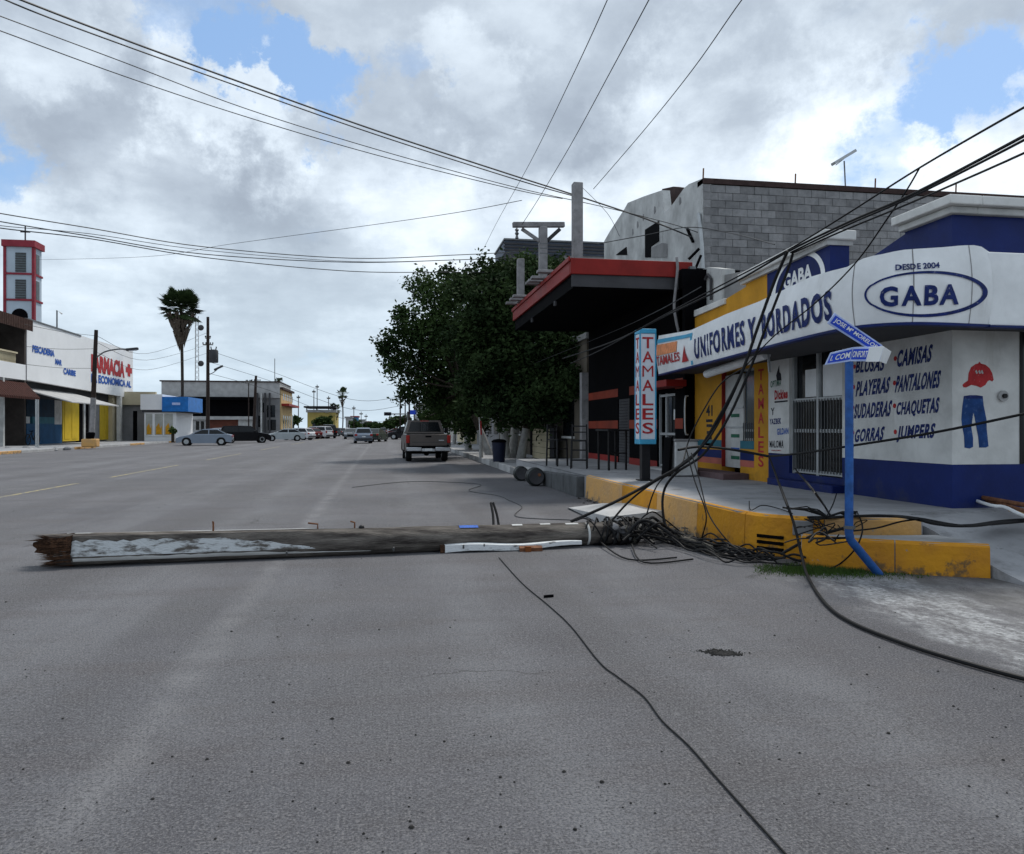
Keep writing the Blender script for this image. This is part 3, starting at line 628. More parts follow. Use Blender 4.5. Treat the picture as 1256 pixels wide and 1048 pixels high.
ftext('Y',(921,400),(931,400),.16,.68,'navyprint',.04,4)
ftext('BORDADOS',(938,400),(1025,375),.16,.67,'navyprint',.036,space=1.14)
def fq(px0, px1, pyt, pyb):
    def fn(u, v):
        px = px0+(px1-px0)*u; t = pyt(px) if callable(pyt) else pyt; b = pyb(px) if callable(pyb) else pyb
        s, w = fas_px(px, b+(t-b)*v); return fas(s, w, .012)
    return fn
lettering('GABA', fq(1080,1172,lambda x: 353-(x-1080)*.04, lambda x: 377.5-(x-1080)*.03), 'navyprint', fascia, bold=.035, slices=16, space=1.22)
lettering('DESDE 2004', fq(1098,1149,lambda x: 325.5-(x-1098)*.06, lambda x: 333-(x-1098)*.06), 'navyprint', fascia, bold=.03, slices=10)
def ring(cx, cy, ax, ay, w0, w1, n=72):
    vs = []
    for i in range(n):
        a = 2*math.pi*i/n; wd = w0+(w1-w0)*(.5+.5*math.cos(a+.2))
        for k in (0,1):
            px = cx+(ax-k*wd)*math.cos(a); py = cy-(ay-k*wd*.8)*math.sin(a)-(px-cx)*.02; s, w = fas_px(px, py); vs.append(fas(s, w, .008))
    return vs, [[i*2, ((i+1)%n)*2, ((i+1)%n)*2+1, i*2+1] for i in range(n)]
v_, f_ = ring(1134.5,361.5,72,28,2.6,6.0); build('oval_ring', MB().add(v_, f_), 'navyprint', fascia, smooth=False)
# joints of the bent sheets on the corner
for px_ in (1049,1119,1188):
    s_ = fas_px(px_,360)[0]; vs = [fas(s_+e_, v/8, .003) for v in range(9) for e_ in (-.006,.006)]
    build('sheet_joint', MB().add(vs, [[i*2,i*2+1,i*2+3,i*2+2] for i in range(8)]), 'post', fascia, smooth=False)
# tamales end of the board
s_a = fas_px(808,430)[0]; s_b = fas_px(851,425)[0]
def fpatch(name, a, b, v0, v1, m, off=.013): 
    vs = [fas(a+(b-a)*i/6, v, off) for i in range(7) for v in (v0,v1)]
    return build(name, MB().add(vs, [[i*2,i*2+1,i*2+3,i*2+2] for i in range(6)]), m, fascia, smooth=False)
fpatch('blue_border', s_a, s_b, .80,.90,'ltblue'); fpatch('blue_border', s_b-.12, s_b, .04,.80,'ltblue'); fpatch('print_panel', s_a, s_a+(s_b-s_a)*.62, .48,.76,'orangeprint')
lettering('TAMALES', lambda u,v: fas(s_a-.0+(s_b-s_a)*.70*u, .22+.24*v, .016), 'redprint', fascia, bold=.02, slices=6)
None if True else lettering('', lambda u,v: fas(s_a+(s_b-s_a)*(.1+.4*u), .09+.09*v, .016), 'navyprint', fascia, bold=.0, slices=3)
sm = s_a+(s_b-s_a)*.83
build('printed_figure', MB().add([fas(sm-.22,.16,.016),fas(sm+.22,.16,.016),fas(sm+.06,.42,.016),fas(sm,.62,.016),fas(sm-.06,.42,.016)], [[0,1,2,3,4]]), 'redprint', fascia, smooth=False)
# parapet over the street side
def pwall(name, m, pts, x=WX, th=.25):   # polygon in the street face plane from picture points
    return build(name, MB().prism([on_x(px,py,x) for px,py in pts], (th,0,0)), m, shop, smooth=False)
ypar = 3.3
def xp(px, z, x=WX): p = on_x(px, 500, x); return Vector((x, p.y, z))
pl_y = [on_x(px,300,WX).y for px in (851,915,941,1018,1110)]
z1 = on_x(941,331,WX).z; z2 = on_x(1018,297,WX).z; z3 = on_x(915,345,WX).z
build('parapet', MB().prism([(WX,pl_y[0],3.3),(WX,pl_y[0],on_x(851,391,WX).z),(WX,pl_y[1],on_x(915,352,WX).z),(WX,pl_y[1],z3),(WX,pl_y[2]+.005,z1),(WX,pl_y[2]+.005,3.3)], (.3,0,0)), 'yellow', shop, smooth=False)
build('parapet', MB().prism([(WX,pl_y[2],3.3),(WX,pl_y[2],z1),(WX,pl_y[3],z2),(WX,pl_y[3],3.3)], (.34,0,0)), 'navy', shop, smooth=False)
build('cornice', MB().prism([(WX-.14,pl_y[1]+.1,z3),(WX-.14,pl_y[1]+.1,z3+.14),(WX-.14,pl_y[3]-.08,z2+.19),(WX-.14,pl_y[3]-.08,z2+.03)], (.56,0,0)), 'white', shop, bevel=.02)
build('cornice', MB().prism([(WX-.07,pl_y[1]+.1,z3-.06),(WX-.07,pl_y[1]+.1,z3-.001),(WX-.07,pl_y[3]-.03,z2+.029),(WX-.07,pl_y[3]-.03,z2-.05)], (.46,0,0)), 'whiteold', shop, smooth=False)
# white ring and name on the blue panel
xo = WX-.005; vs = []
for i in range(48):
    a = 2*math.pi*i/48
    for k in (0,1): vs.append(on_x(979+(33-k*5)*math.cos(a), 350-(40-k*5.5)*math.sin(a)-(33-k*5)*math.cos(a)*.42, xo))
build('oval_ring', MB().add(vs, [[i*2,((i+1)%48)*2,((i+1)%48)*2+1,i*2+1] for i in range(48)]), 'signwhite', shop, smooth=False)
lettering('GABA', quadfn(on_x(961,338,xo),on_x(996,322,xo),on_x(996,342,xo),on_x(961,357,xo)), 'signwhite', shop, bold=.04)
# low blue wall rising to the corner parapet
zc0 = on_x(1043,343,WX).z; zc1 = on_x(1111,287,WX).z; zt_ = on_x(1169,263,WX).z; ypk = on_x(1110,300,WX).y
build('parapet', MB().prism([(WX,pl_y[3]-.002,3.3),(WX,pl_y[3]-.002,zc0),(WX,ypk,zc1),(WX,ypk,zt_),(WX,YC,zt_),(WX,YC,3.3)], (.28,0,0)), 'navy', shop, smooth=False)
bx('parapet','navy',shop, WX+.28,CX1, YC,YC+.28, 3.3,zt_, smooth=False)
for d, h0, h1 in ((.16,.09,.21),(.08,0,.089)):
    m_ = 'white' if d > .1 else 'whiteold'
    bx('cornice',m_,shop, WX-d,WX+.3, YC-d,ypk+d*.5, zt_+h0,zt_+h1, bevel=.015)
    bx('cornice',m_,shop, WX+.3,CX1, YC-d,YC+.4, zt_+h0,zt_+h1, bevel=.015)
# ================================================================== YELLOW TAMALES SHOP
ts = thing('tamales_shop', 'narrow yellow shop front with teal and pink bands left of the clothes shop', 'shop', (8,15.3,0))
yF = 16.9; yo0 = on_x(925,500,WX).y; yo1 = on_x(885,500,WX).y; yd = on_x(908,500,WX).y
zw = on_x(916,541,WX).z
bx('wall','yellow',ts, WX,WX+.3, yE,yo0, .3,3.3, smooth=False); bx('wall','yellow',ts, WX,WX+.3, yo1,yF, .3,3.3, smooth=False)
bx('wall','yellow',ts, WX,WX+.3, yo0,yo1, 2.68,3.3, smooth=False); bx('wall','yellow',ts, WX,WX+.3, yo0,yd, .3,zw, smooth=False)
bx('wall','yellow',ts, WX,WX+9, yF,yF+.2, .3,3.3, smooth=False)
for m_, a, b in (('teal',541,551),('navy',554,565),('pink',565,573)):
    za, zb_ = on_x(916,b,WX).z, on_x(916,a,WX).z
    bx('painted_band',m_,ts, WX-.004,WX-.001, yo0,yd, za,zb_-.004 if m_!='teal' else zb_, smooth=False); bx('painted_band',m_,ts, WX-.004,WX-.001, yo1,yF, za,zb_-.004, smooth=False)
bx('window','glasslt',ts, WX+.12,WX+.13, yo0,yd, zw,2.68, smooth=False)
for z in (zw+.03, 1.45, 2.66): bx('window_frame','alu',ts, WX+.06,WX+.115, yo0,yd, z-.025,z+.02, smooth=False)
for k in range(7):
    y = yo0+(yd-yo0)*(k+.5)/7; bx('window_bar','steel',ts, WX+.04,WX+.055, y-.006,y+.006, zw,1.6, smooth=False)
bx('door','whiteold',ts, WX+.08,WX+.12, yd+.02,yo1-.02, .68,2.6, smooth=False)
bx('door_frame','red',ts, WX+.0,WX+.1, yo1-.02,yo1-.001, .68,2.68, smooth=False)
for z in (1.5,1.9): bx('door_rail','alu',ts, WX+.06,WX+.079, yd+.02,yo1-.03, z,z+.03, smooth=False)
for z, m_ in ((1.72,'greenprint'),(1.30,'greenprint'),(1.02,'blueprint'),(.85,'greenprint')): bx('sticker',m_,ts, WX+.072,WX+.079, yd+.2,yo1-.3, z,z+.07, smooth=False)
build('step', MB().box(6.55,WX-.002,yo0+.2,yF-.2,.4,.60), mat('reddish_step',(.12,.08,.085),.85,.3,3), ts, bevel=.015)
q = quadfn
for i, ch in enumerate('TAMALES'):
    zt2 = 2.62-i*.275; y0_ = (yE+yo0)/2
    lettering(ch, quadfn((WX-.004,y0_+.11,zt2),(WX-.004,y0_-.11,zt2),(WX-.004,y0_-.11,zt2-.215),(WX-.004,y0_+.11,zt2-.215)), 'redprint', ts, bold=.02)
for i, (t_, z_, h_, w_) in enumerate((('41',2.0,.24,.34),)):
    y0_ = yo1+.62; lettering(t_, quadfn((WX-.004,y0_+w_/2,z_),(WX-.004,y0_-w_/2,z_),(WX-.004,y0_-w_/2,z_-h_),(WX-.004,y0_+w_/2,z_-h_)), 'blackprint', ts, bold=.03)
for z_, w_ in ((1.66,.17),(1.55,.15),(1.40,.14),(1.28,.13),(1.13,.2)): bx('worn_print','blackprint',ts, WX-.004,WX-.001, yo1+.62-w_,yo1+.62+w_, z_-.035,z_+.03, smooth=False)
# rolled white awning below the board
a, b = on_x(867,459,6.35), on_x(940,435,6.35); aw = thing('rolled_awning', 'long rolled white awning tube hanging below the sign board over the yellow shop', 'awning', (a+b)/2)
build('fabric_roll', MB().tube([a, b], .08, 12), 'signwhite', aw)
for t in (.03,.97): p = a.lerp(b, t); build('bracket', MB().bar(p, p+Vector((.5,0,.12)), .03), 'steel', aw)
build('arm', MB().bar(b+Vector((.03,0,.05)), b+Vector((.06,0,-.3)), .035), 'alu', aw)
# broken white post and block stub on its roof
rs = thing('roof_stub', 'broken white plaster pier with a ledge and grey blocks on the yellow parapet', 'wall stub', on_x(882,390,7.4))
x_ = 7.45
build('pier', MB().prism([on_x(px,py,x_) for px,py in ((856,383),(856,333),(868,328),(886,330),(886,372))], (.3,0,0)), 'whiteold', rs, smooth=False)
build('ledge', MB().prism([on_x(px,py,7.05) for px,py in ((851,389),(851,381),(888,366),(888,373))], (.7,0,0)), 'white', rs, bevel=.01)
build('block_wall', MB().prism([on_x(px,py,x_+.05) for px,py in ((886,372),(886,338),(917,332),(917,356))], (.2,0,0)), 'concrete', rs, smooth=False)
for px in (872,): build('conduit', MB().tube([on_x(px,368,7.4),on_x(px,342,7.4),on_x(px-4,337,7.4),on_x(px-7,343,7.4)], .035, 8), 'greydk', rs)
# ================================================================== GREY BLOCK BUILDING BEHIND
bb = thing('block_building', 'tall grey concrete block building with a broken white plaster front behind the clothes shop', 'building', (12,24,0))
BX, BY = 8.3, 19.3
zT = on_y(862,220,BY).z
cap = mat('brown_roof_edge',(.05,.032,.03),.9,.3,6,.3,20)
bx('wall','greydk',bb, BX+.05,24, BY+.03,BY+.3, 0,zT-.12, smooth=False)
bx('roof_edge',cap,bb, BX,24, BY-.05,BY+.35, zT-.12,zT+.02, smooth=False)
bmat = mat('concrete_block_grey',(.17,.172,.178),.95,.25,5,.5,35,col2=(.25,.25,.255),rnd=.2)
proto = None; cells = []
bw, bh = .41, .203
for r in range(24):
    z = zT-.13-(r+1)*bh
    for c in range(23):
        x = BX+.02+(0 if r%2 else -bw/2)+c*bw
        if x+bw > 17.6: continue
        cells.append((max(x,BX+.02), z, r, c))
cells.sort(key=lambda t: t[0]+abs(t[2]-8)*.0)
blockme = None; rest = MB(); nblk = 0
random.seed(5)
for (x, z, r, c) in cells:
    w_ = bw-.012 if x > BX+.03 else bw/2-.012 if not r%2 else bw-.012
    p = on_y(0,0,BY)
    if nblk < 300 and w_ > .3:
        if blockme is None:
            ob = build('block', MB().box(-(bw-.012)/2,(bw-.012)/2,0,.05,0,bh-.012), bmat, bb, smooth=False); blockme = ob.data
            ob.data.transform(Matrix.Translation(wloc(bb)))
        else:
            ob = bpy.data.objects.new('block', blockme); COL.objects.link(ob); ob.parent = bb
        ob.location = Vector((x+bw/2-.006, BY-.02+random.uniform(-.006,.006), z))-wloc(bb); nblk += 1
    else: rest.box(x, x+w_, BY-.02, BY+.03, z, z+bh-.012)
build('block_rows', rest, bmat, bb, smooth=False, kind='stuff')
# white street front with its stepped, broken top
top_px = [(862,219),(845,226),(839,231),(824,252),(815,262),(812,233.5),(790,241),(770,249),(765,258),(748,284),(741,296)]
fr = [on_x(px,py,BX) for px,py in top_px]
fr = [Vector((BX,fr[-1].y,3.0))]+fr[::-1]+[Vector((BX,BY,3.0))]; fr[-2].y = BY
build('front_wall', MB().prism(fr, (.25,0,0)), 'whiteold', bb, smooth=False)
build('inner_gable', MB().prism([on_x(px,py,BX+.6) for px,py in ((812,300),(812,232),(826,229),(840,231),(850,238),(850,300))], (.2,0,0)), cap, bb, smooth=False)
bx('side_wall','greywall',bb, BX+.26,24, 29.3,29.5, 0,7.2, smooth=False)
def bwin(pts, m='black'):
    return build('window', MB().prism([on_x(px,py,BX-.02) for px,py in pts], (.03,0,0)), m, bb, smooth=False)
bwin([(791,316),(791,282),(808,271),(808,296),(798,303),(798,316)]); bwin([(755,313),(768,303),(769,313)])
w_ = bwin([(799,316),(799,304),(812,298),(818,299),(818,316)],'concrete'); w_.name = 'ledge_box'
for px, py in ((782,276),(789,267),(834,247),(776,285),(803,258)):
    c = on_x(px,py,BX-.01); build('damage_spot', MB().prism([c+Vector((0,a*.7,b*.6)) for a,b in ((-.12,-.1),(.05,-.18),(.12,.0),(.06,.22),(-.06,.15))], (.02,0,0)), 'greywall', bb, smooth=False)
build('drain_pipe', MB().tube([on_x(857,262,BX-.06),on_x(861,300,BX-.06),on_x(863,345,BX-.06)], .05, 8), 'alu', bb)
build('wall_bracket', MB().bar(on_x(843,281,BX-.04),on_x(850,297,BX-.04),.06), 'black', bb)
for px in (862,975,1073,1172):
    b_ = on_y(px,222+(px-862)*.056,BY+.1); build('rebar', MB().tube([b_-Vector((0,0,.2)), b_+Vector((.02,0,.33))], .02, 6), 'rust', bb)
an = on_y(1037,230,BY+1.0); ant = thing('roof_antenna', 'small slanted flat antenna on a thin mast on the roof of the block building', 'antenna', an)
build('mast', MB().tube([an, an+Vector((-.04,0,.75))], .02, 6), 'steel', ant)
build('panel', MB().obox(an+Vector((-.05,0,.85)), (.33,0,.2), (0,.1,0), (-.02,0,.035)), 'alu', ant)
build('strut', MB().tube([an+Vector((-.3,0,.62)), an+Vector((.2,0,1.0))], .012, 6), 'steel', ant)
# ================================================================== BLACK RESTAURANT WITH RED CANOPY
rt = thing('restaurant', 'black restaurant front with orange stripes under a flat canopy edged in red', 'restaurant', (8,21,0))
RX = 6.85; RY0, RY1 = 17.15, 25.4; CZ = 4.74
yd0, yd1 = on_x(828,500,RX).y, on_x(806,500,RX).y
ys0, ys1 = on_x(772,500,RX).y, on_x(758,500,RX).y
bx('wall','black',rt, RX,RX+.3, RY0-.2,yd0, .3,CZ, smooth=False); bx('wall','black',rt, RX,RX+.3, yd1,ys0, .3,CZ, smooth=False)
bx('wall','black',rt, RX,RX+.3, ys1,RY1, .3,CZ, smooth=False); bx('wall','black',rt, RX,RX+.3, yd0,yd1, 2.35,CZ, smooth=False); bx('wall','black',rt, RX,RX+.3, ys0,ys1, 2.35,CZ, smooth=False)
bx('wall','black',rt, RX,BX-.01, 17.1+.0,17.3, 3.35,5.2, smooth=False)
for a, b in ((RY0-.1,yd0),(yd1,ys0),(ys1,RY1)):
    bx('painted_stripe','orange',rt, RX-.005,RX-.001, a,b, 2.42,2.66, smooth=False); bx('painted_stripe','orange',rt, RX-.005,RX-.001, a,b, 1.48,1.72, smooth=False)
    bx('painted_base','red',rt, RX-.008,RX-.001, a,b, .4,.66, smooth=False)
for k in range(22): bx('shutter_slat','greydk',rt, RX+.03,RX+.05+.01*(k%2), ys0,ys1, .50+k*.084,.575+k*.084, smooth=False)
gd = thing('glass_door', None, None); gd.parent = rt; gd.location = Vector((RX,yd0,.5))-wloc(rt)
build('pane', MB().box(RX+.16,RX+.17,yd0,yd1,.5,2.35), 'glass', gd, smooth=False)
for y in (yd0+.04,(yd0+yd1)/2+.12,yd1-.04): build('frame', MB().box(RX+.05,RX+.1,y-.035,y+.035,.5,2.35), 'alu', gd, smooth=False)
for z in (.56,1.35,2.3): build('rail', MB().box(RX+.052,RX+.098,yd0+.08,yd1-.08,z-.03,z+.03), 'alu', gd, smooth=False)
build('notice', MB().box(RX+.14,RX+.15,yd0+.2,yd0+.45,1.7,1.95), 'foam', gd, smooth=False)
yh = on_x(845,500,RX).y
build('door_handle', MB().tube(smoothpath([(RX-.02,yh,1.35),(RX-.09,yh,1.42),(RX-.09,yh,2.15),(RX-.02,yh,2.22)],3), .02, 6), 'alu', rt)
bx('red_valance','red',rt, RX-.5,RX-.02, on_x(843,480,RX).y,yd1, 2.45,2.6, smooth=False)
build('sill', MB().box(6.55,RX-.01,yd0-.1,yd1+.1,.44,.52), 'conclt', rt, bevel=.01)
# canopy
CXL = 4.28; CY0, CY1 = 17.4, 25.4
cn = thing('canopy', 'flat black canopy with a red edge reaching over the pavement from the restaurant', 'canopy', (5.7,21,CZ))
bx('soffit_slab','black',cn, CXL+.05,BX-.02, CY0+.05,CY1, CZ,5.3, smooth=False)
bx('dark_fascia','greydk',cn, CXL+.02,BX-1.1, CY0+.02,CY0+.08, CZ+.03,5.049, smooth=False)
bx('red_fascia','red',cn, CXL-.02,BX-1.08, CY0-.03,CY0+.04, 5.05,5.42, bevel=.012)
bx('red_fascia','red',cn, CXL-.03,CXL+.04, CY0+.042,CY1, 5.05,5.41, bevel=.012)
bx('red_lip','red',cn, CXL-.07,CXL-.031, CY0-.03,CY1, 5.34,5.45, bevel=.01)
for y in (19.3,22.4): bx('downstand','greydk',cn, CXL+.03,CXL+.08, y,y+.12, CZ-.12,CZ-.001, smooth=False)
for py_ in ((641,374),(637,379),(632,384),(665,338),(661,345),(658,350),(673,333)):
    p = on_x(py_[0],py_[1],CXL-.1); bx('ledge_stub','post',cn, CXL-.40,CXL+.0, p.y-.12,p.y+.12, 5.46,5.53, bevel=.01)
hose = [on_y(px,py,CY0-.1) for px,py in ((830,316),(831,330),(829,352),(827,375),(829,392),(833,410))]
build('hanging_cable', MB().tube(smoothpath(hose), .035, 8), 'post', cn)
def sqpost(name, label, px, ptop, d, w, y=None):
    b = at(px, 520, d); zt = at(px, ptop, d).z
    t = thing(name, label, 'post', (b.x,b.y,5.42)); build('shaft', MB().box(b.x-w/2,b.x+w/2,b.y-w/2,b.y+w/2,5.42,zt), 'post', t, bevel=.02); return t, b, zt
p1, b1, zt1 = sqpost('concrete_post','tall plain square concrete post rising at the near corner of the red canopy',708,225,18.6,.235)
p2, b2, zt2 = sqpost('crossarm_post','weathered concrete post with a crossarm and two braces on the canopy edge',666,279,21.4,.22)
p3, b3, zt3 = sqpost('short_post','shortest plain square post on the far end of the canopy edge',638.5,318,24.3,.22)
L_ = at(629,276,21.2); R_ = at(692,276,21.6)
build('crossarm', MB().bar(L_, R_, .14, .14), 'post', p2, bevel=.015)
for px in (640,687):
    a = at(px,281,21.4); c = Vector((b2.x+(-.1 if px<660 else .1), b2.y, at(666,296,21.4).z)); build('brace', MB().bar(a, c, .08, .09), 'post' if px<660 else 'greydk', p2)
for px in (634,):
    a = at(px,280,21.1); build('insulator', MB().lathe([(.02,0),(.06,-.05),(.03,-.1),(.06,-.15),(.03,-.2),(.05,-.28),(.01,-.3)], a, 'z', 8), 'steel', p2)
for pz in (300,306,312): c = Vector((b2.x,b2.y,at(666,pz,21.4).z)); build('strap', MB().box(c.x-.115,c.x+.115,c.y-.115,c.y+.115,c.z-.012,c.z+.012), 'steel', p2)
# small junction boxes where the wires meet the wall
jb = thing('wall_bracket', 'rusty bracket with orange cable ends at the right end of the red canopy', 'bracket', on_y(848,330,17.2))
c = on_y(845,318,17.25); build('arm', MB().bar(c, c+Vector((.25,0,.25)), .06), 'black', jb); build('arm', MB().bar(c+Vector((.15,0,-.25)), c+Vector((.3,.0,.1)), .05), 'black', jb)
c = on_y(850,338,17.2); build('cable_ends', MB().tube([c, c+Vector((.02,0,-.2)), c+Vector((-.03,0,-.4))], .05, 6), 'orangeprint', jb); build('junction_box', MB().box(c.x-.1,c.x+.05,c.y-.06,c.y+.06,c.z+.05,c.z+.2), 'steel', jb)
# ================================================================== TAMALES LIGHTBOX
sx, sy = 5.0, 14.35
zt_, zb_ = at(797,404,14.9).z, at(797,545,14.9).z
sg = thing('lightbox_sign', 'tall narrow white lightbox with red stacked letters and blue ends on a dark post', 'sign', (sx,sy,.48))
build('post', MB().box(sx-.085,sx+.085,sy-.05,sy+.1,.48,zb_), 'blackm', sg, bevel=.01); build('base_plate', MB().box(sx-.14,sx+.14,sy-.14,sy+.16,.48,.50), 'blackm', sg)
hw = .155
build('box', MB().box(sx-hw,sx+hw,sy-.14,sy+.14,zb_+.09,zt_-.09), 'lamp', sg, bevel=.012)
for a, b in ((zb_,zb_+.09),(zt_-.09,zt_)): build('end_cap', MB().box(sx-hw-.012,sx+hw+.012,sy-.155,sy+.155,a,b), 'ltblue', sg, bevel=.01)
for x, y in ((sx-hw,sy-.14),(sx+hw,sy-.14),(sx-hw,sy+.14)): build('edge_strip', MB().box(x-.012,x+.012,y-.012,y+.012,zb_+.09,zt_-.09), 'ltblue', sg)
hh = (zt_-zb_-.30)/7
for i, ch in enumerate('TAMALES'):
    z = zt_-.16-i*hh
    bo = -.004 if ch == 'M' else .015
    lettering(ch, quadfn((sx-.11,sy-.146,z),(sx+.11,sy-.146,z),(sx+.11,sy-.146,z-hh*.78),(sx-.11,sy-.146,z-hh*.78)), 'redprint', sg, bold=bo, name='letter')
    lettering(ch, quadfn((sx-hw-.005,sy+.10,z),(sx-hw-.005,sy-.10,z),(sx-hw-.005,sy-.10,z-hh*.78),(sx-hw-.005,sy+.10,z-hh*.78)), 'redprint', sg, bold=bo, name='letter')
# white bin beside the yellow shop
wb = thing('waste_bin', 'square grey-white bin with a dark side standing before the yellow shop front', 'bin', (6.25,15.6,.48))
build('body', MB().box(6.0,6.5,15.35,15.85,.5,1.22), 'foam', wb, bevel=.02); build('rim', MB().box(5.98,6.52,15.33,15.87,1.22,1.26), 'post', wb, bevel=.01)
build('dark_side', MB().prism([(5.86,15.4,.5),(5.93,15.4,.5),(5.97,15.4,1.3),(5.93,15.4,1.3)], (0,.4,0)), 'black', wb)  # black sloping piece forming the bin's dark side
# bar chairs at the kerb
def barchair(label, x, y, rz, table=False):
    t = thing('bar_chair' if not table else 'bar_table', label, 'chair' if not table else 'table', (0,0,0), None)
    w = .2
    if not table:
        for sx_ in (-1,1):
            for sy_ in (-1,1):
                build('leg', MB().bar((sx_*w,sy_*w,0),(sx_*w*.9,sy_*w*.9,.75 if sy_<0 else 1.15),.035), 'blackm', t)
        build('seat', MB().box(-.2,.2,-.2,.2,.72,.76), 'blackm', t, bevel=.01)
        for z in (.25,.5): build('footrest', MB().bar((-w,-w,z),(w,-w,z),.022), 'blackm', t); build('footrest', MB().bar((-w,w,z),(w,w,z),.022), 'blackm', t)
        for z in (.95,1.1): build('back_rail', MB().bar((-.18,.18,z),(.18,.18,z),.05,.03), 'blackm', t)
    else:
        for sx_ in (-1,1):
            for sy_ in (-1,1): build('leg', MB().bar((sx_*.24,sy_*.24,0),(sx_*.24,sy_*.24,.98),.04), 'blackm', t)
        build('tabletop', MB().box(-.3,.3,-.3,.3,.98,1.02), 'blackm', t, bevel=.01)
        for s_ in (-1,1): build('stretcher', MB().bar((-.24,s_*.24,.45),(.24,s_*.24,.45),.03), 'blackm', t)
    t.location = (x,y,.44 if y < 20.5 else .34); t.rotation_euler = (0,0,rz)
barchair('black metal bar chair nearest the two black barrels', 4.6, 20.3, .6); barchair('black metal bar chair standing between the other chair and the tall table', 4.85, 18.9, -.3); barchair('tall black metal bar table nearest the dark kerb end', 5.5, 18.2, .25, True)
bx('raised_floor','walk',walk, 4.3,RX, 16,25, H-.02,H-.035+.0 if False else H-.01, smooth=False)
# two barrels lying in the gutter
for i, (px, py, r, l, lb) in enumerate(((659,586,.235,.42,'black plastic barrel lying at the kerb, the nearer of the pair'),(641,580.5,.205,.40,'smaller black barrel lying behind the nearer one at the kerb'))):
    p = on_z(px, 597 if i==0 else 590.5, 0); p = Vector((p.x, p.y+.1, r))
    b = thing('barrel', lb, 'barrel', (p.x,p.y,0), 'barrels lying at the kerb')
    build('drum', MB().lathe([(r*.72,0),(r*.95,.03),(r,.08),(r,l*.45),(r*1.03,l*.48),(r*1.03,l*.52),(r,l*.55),(r,l-.08),(r*.9,l)], p, 'y', 22), mat('black_barrel_plastic',(.018,.022,.022),.45,.3,5), b)
    build('rim', MB().lathe([(r*.78,-.012),(r*.80,-.015),(r*.80,.01),(r*.6,.012)], p, 'y', 22), 'greydk', b)
    build('cap', MB().lathe([(r*.18,-.03),(r*.18,.01)], p+Vector((r*.3,0,r*.25)), 'y', 10), 'greydk' if i else 'rust', b)
# dark bin and post by the tree, tiled wall and white pillar of the next house
p = on_z(612,567,.2); tb = thing('trash_can', 'dark blue rubbish container beside the whitewashed tree trunks', 'trash can', p)
build('body', MB().lathe([(.22,0),(.27,.7),(.27,.75)], p, 'z', 16), mat('dark_blue_plastic',(.008,.012,.03),.5,.2,4), tb); build('lid', MB().lathe([(.29,.75),(.29,.80),(.2,.86),(.03,.88)], p, 'z', 16), 'black', tb)
p = on_z(590,562,.2); mp_ = thing('marker_post', 'thin white post with a small red and white sign near the tree trunks', 'post', p)
build('pole', MB().tube([p, p+Vector((0,0,1.0))], .09, 8), 'trunkw', mp_); build('sign_pole', MB().tube([p+Vector((0,0,1.0)), p+Vector((-.03,0,1.6))], .045, 8), 'redprint', mp_); build('sign_pole', MB().tube([p+Vector((-.03,0,1.0)), p+Vector((-.08,0,1.75))], .03, 8), 'signwhite', mp_)
nh = thing('neighbour_house', 'shaded cream house with a white corner pillar beyond the restaurant, behind the trees', 'house', (9,34,0))
bx('wall',mat('cream_wall_tree_shade',(.11,.095,.075),.85,.25,1),nh, 7.0,14, 26.2,47, 0,4.6, smooth=False); bx('pillar','post',nh, 6.72,6.95, 25.8,26.1, .2,3.4, smooth=False)  # shade of the trees put into the cream wall's colour
bx('roof','concrete',nh, 6.9,14, 25.9,47.2, 4.6,4.8, smooth=False)
for y in (28,31.5,39,43): bx('window','glass',nh, 6.95,6.998, y,y+1.6, 1.2,2.6, smooth=False); bx('sill','whiteold',nh, 6.9,6.999, y-.1,y+1.7, 1.1,1.18, smooth=False)
bx('door','black',nh, 6.95,6.998, 35.4,36.5, .2,2.4, smooth=False); 
tw = thing('tiled_wall','low pale tiled garden wall behind the tree trunks', 'wall', (6.5,31.5,.2))
bx('core','greydk',tw, 6.42,6.6, 29.6,33, .2,1.5, smooth=False)
for r in range(5):
    for c in range(8): bx('tile','cream',tw, 6.38,6.419, 29.62+c*.42+.01,29.62+c*.42+.4, .22+r*.25,.22+r*.25+.235, smooth=False)
for y0, x0, h, lb, m_ in ((48,7.2,5.0,'grey flat-roofed house along the right pavement past the cream one','greywall'),(62,7.0,6.2,'pale two-storey house along the right pavement beyond the grey house','cream'),(80,6.5,4.5,'white low shop further down the right side','whiteold'),(100,6.5,7.5,'tan tall shop with a red roof edge on the right side by the traffic lights','cream'),(150,7,6,'grey distant shop block on the right side','greywall')):
    t = thing('house', lb, 'house', (x0+4,y0+7,0)); ln = 12 if y0<100 else 28
    bx('wall',m_,t, x0,x0+9, y0,y0+ln, 0,h, smooth=False); bx('roof_edge','red' if y0==100 else 'concrete',t, x0-.3,x0+9.1, y0-.2,y0+ln+.1, h,h+.35, smooth=False)
    for k in range(int(ln//3)):
        bx('window','glass',t, x0-.04,x0-.001, y0+.8+k*3,y0+2.4+k*3, 1.1,2.6, smooth=False)
        if h > 5.5: bx('window','glass',t, x0-.04,x0-.001, y0+.8+k*3,y0+2.4+k*3, 3.8,5.2, smooth=False)
    for k in range(2): bx('window','glass',t, x0+.8+k*2.4,x0+2+k*2.4, y0-.04,y0-.001, 1.4,2.8, smooth=False)
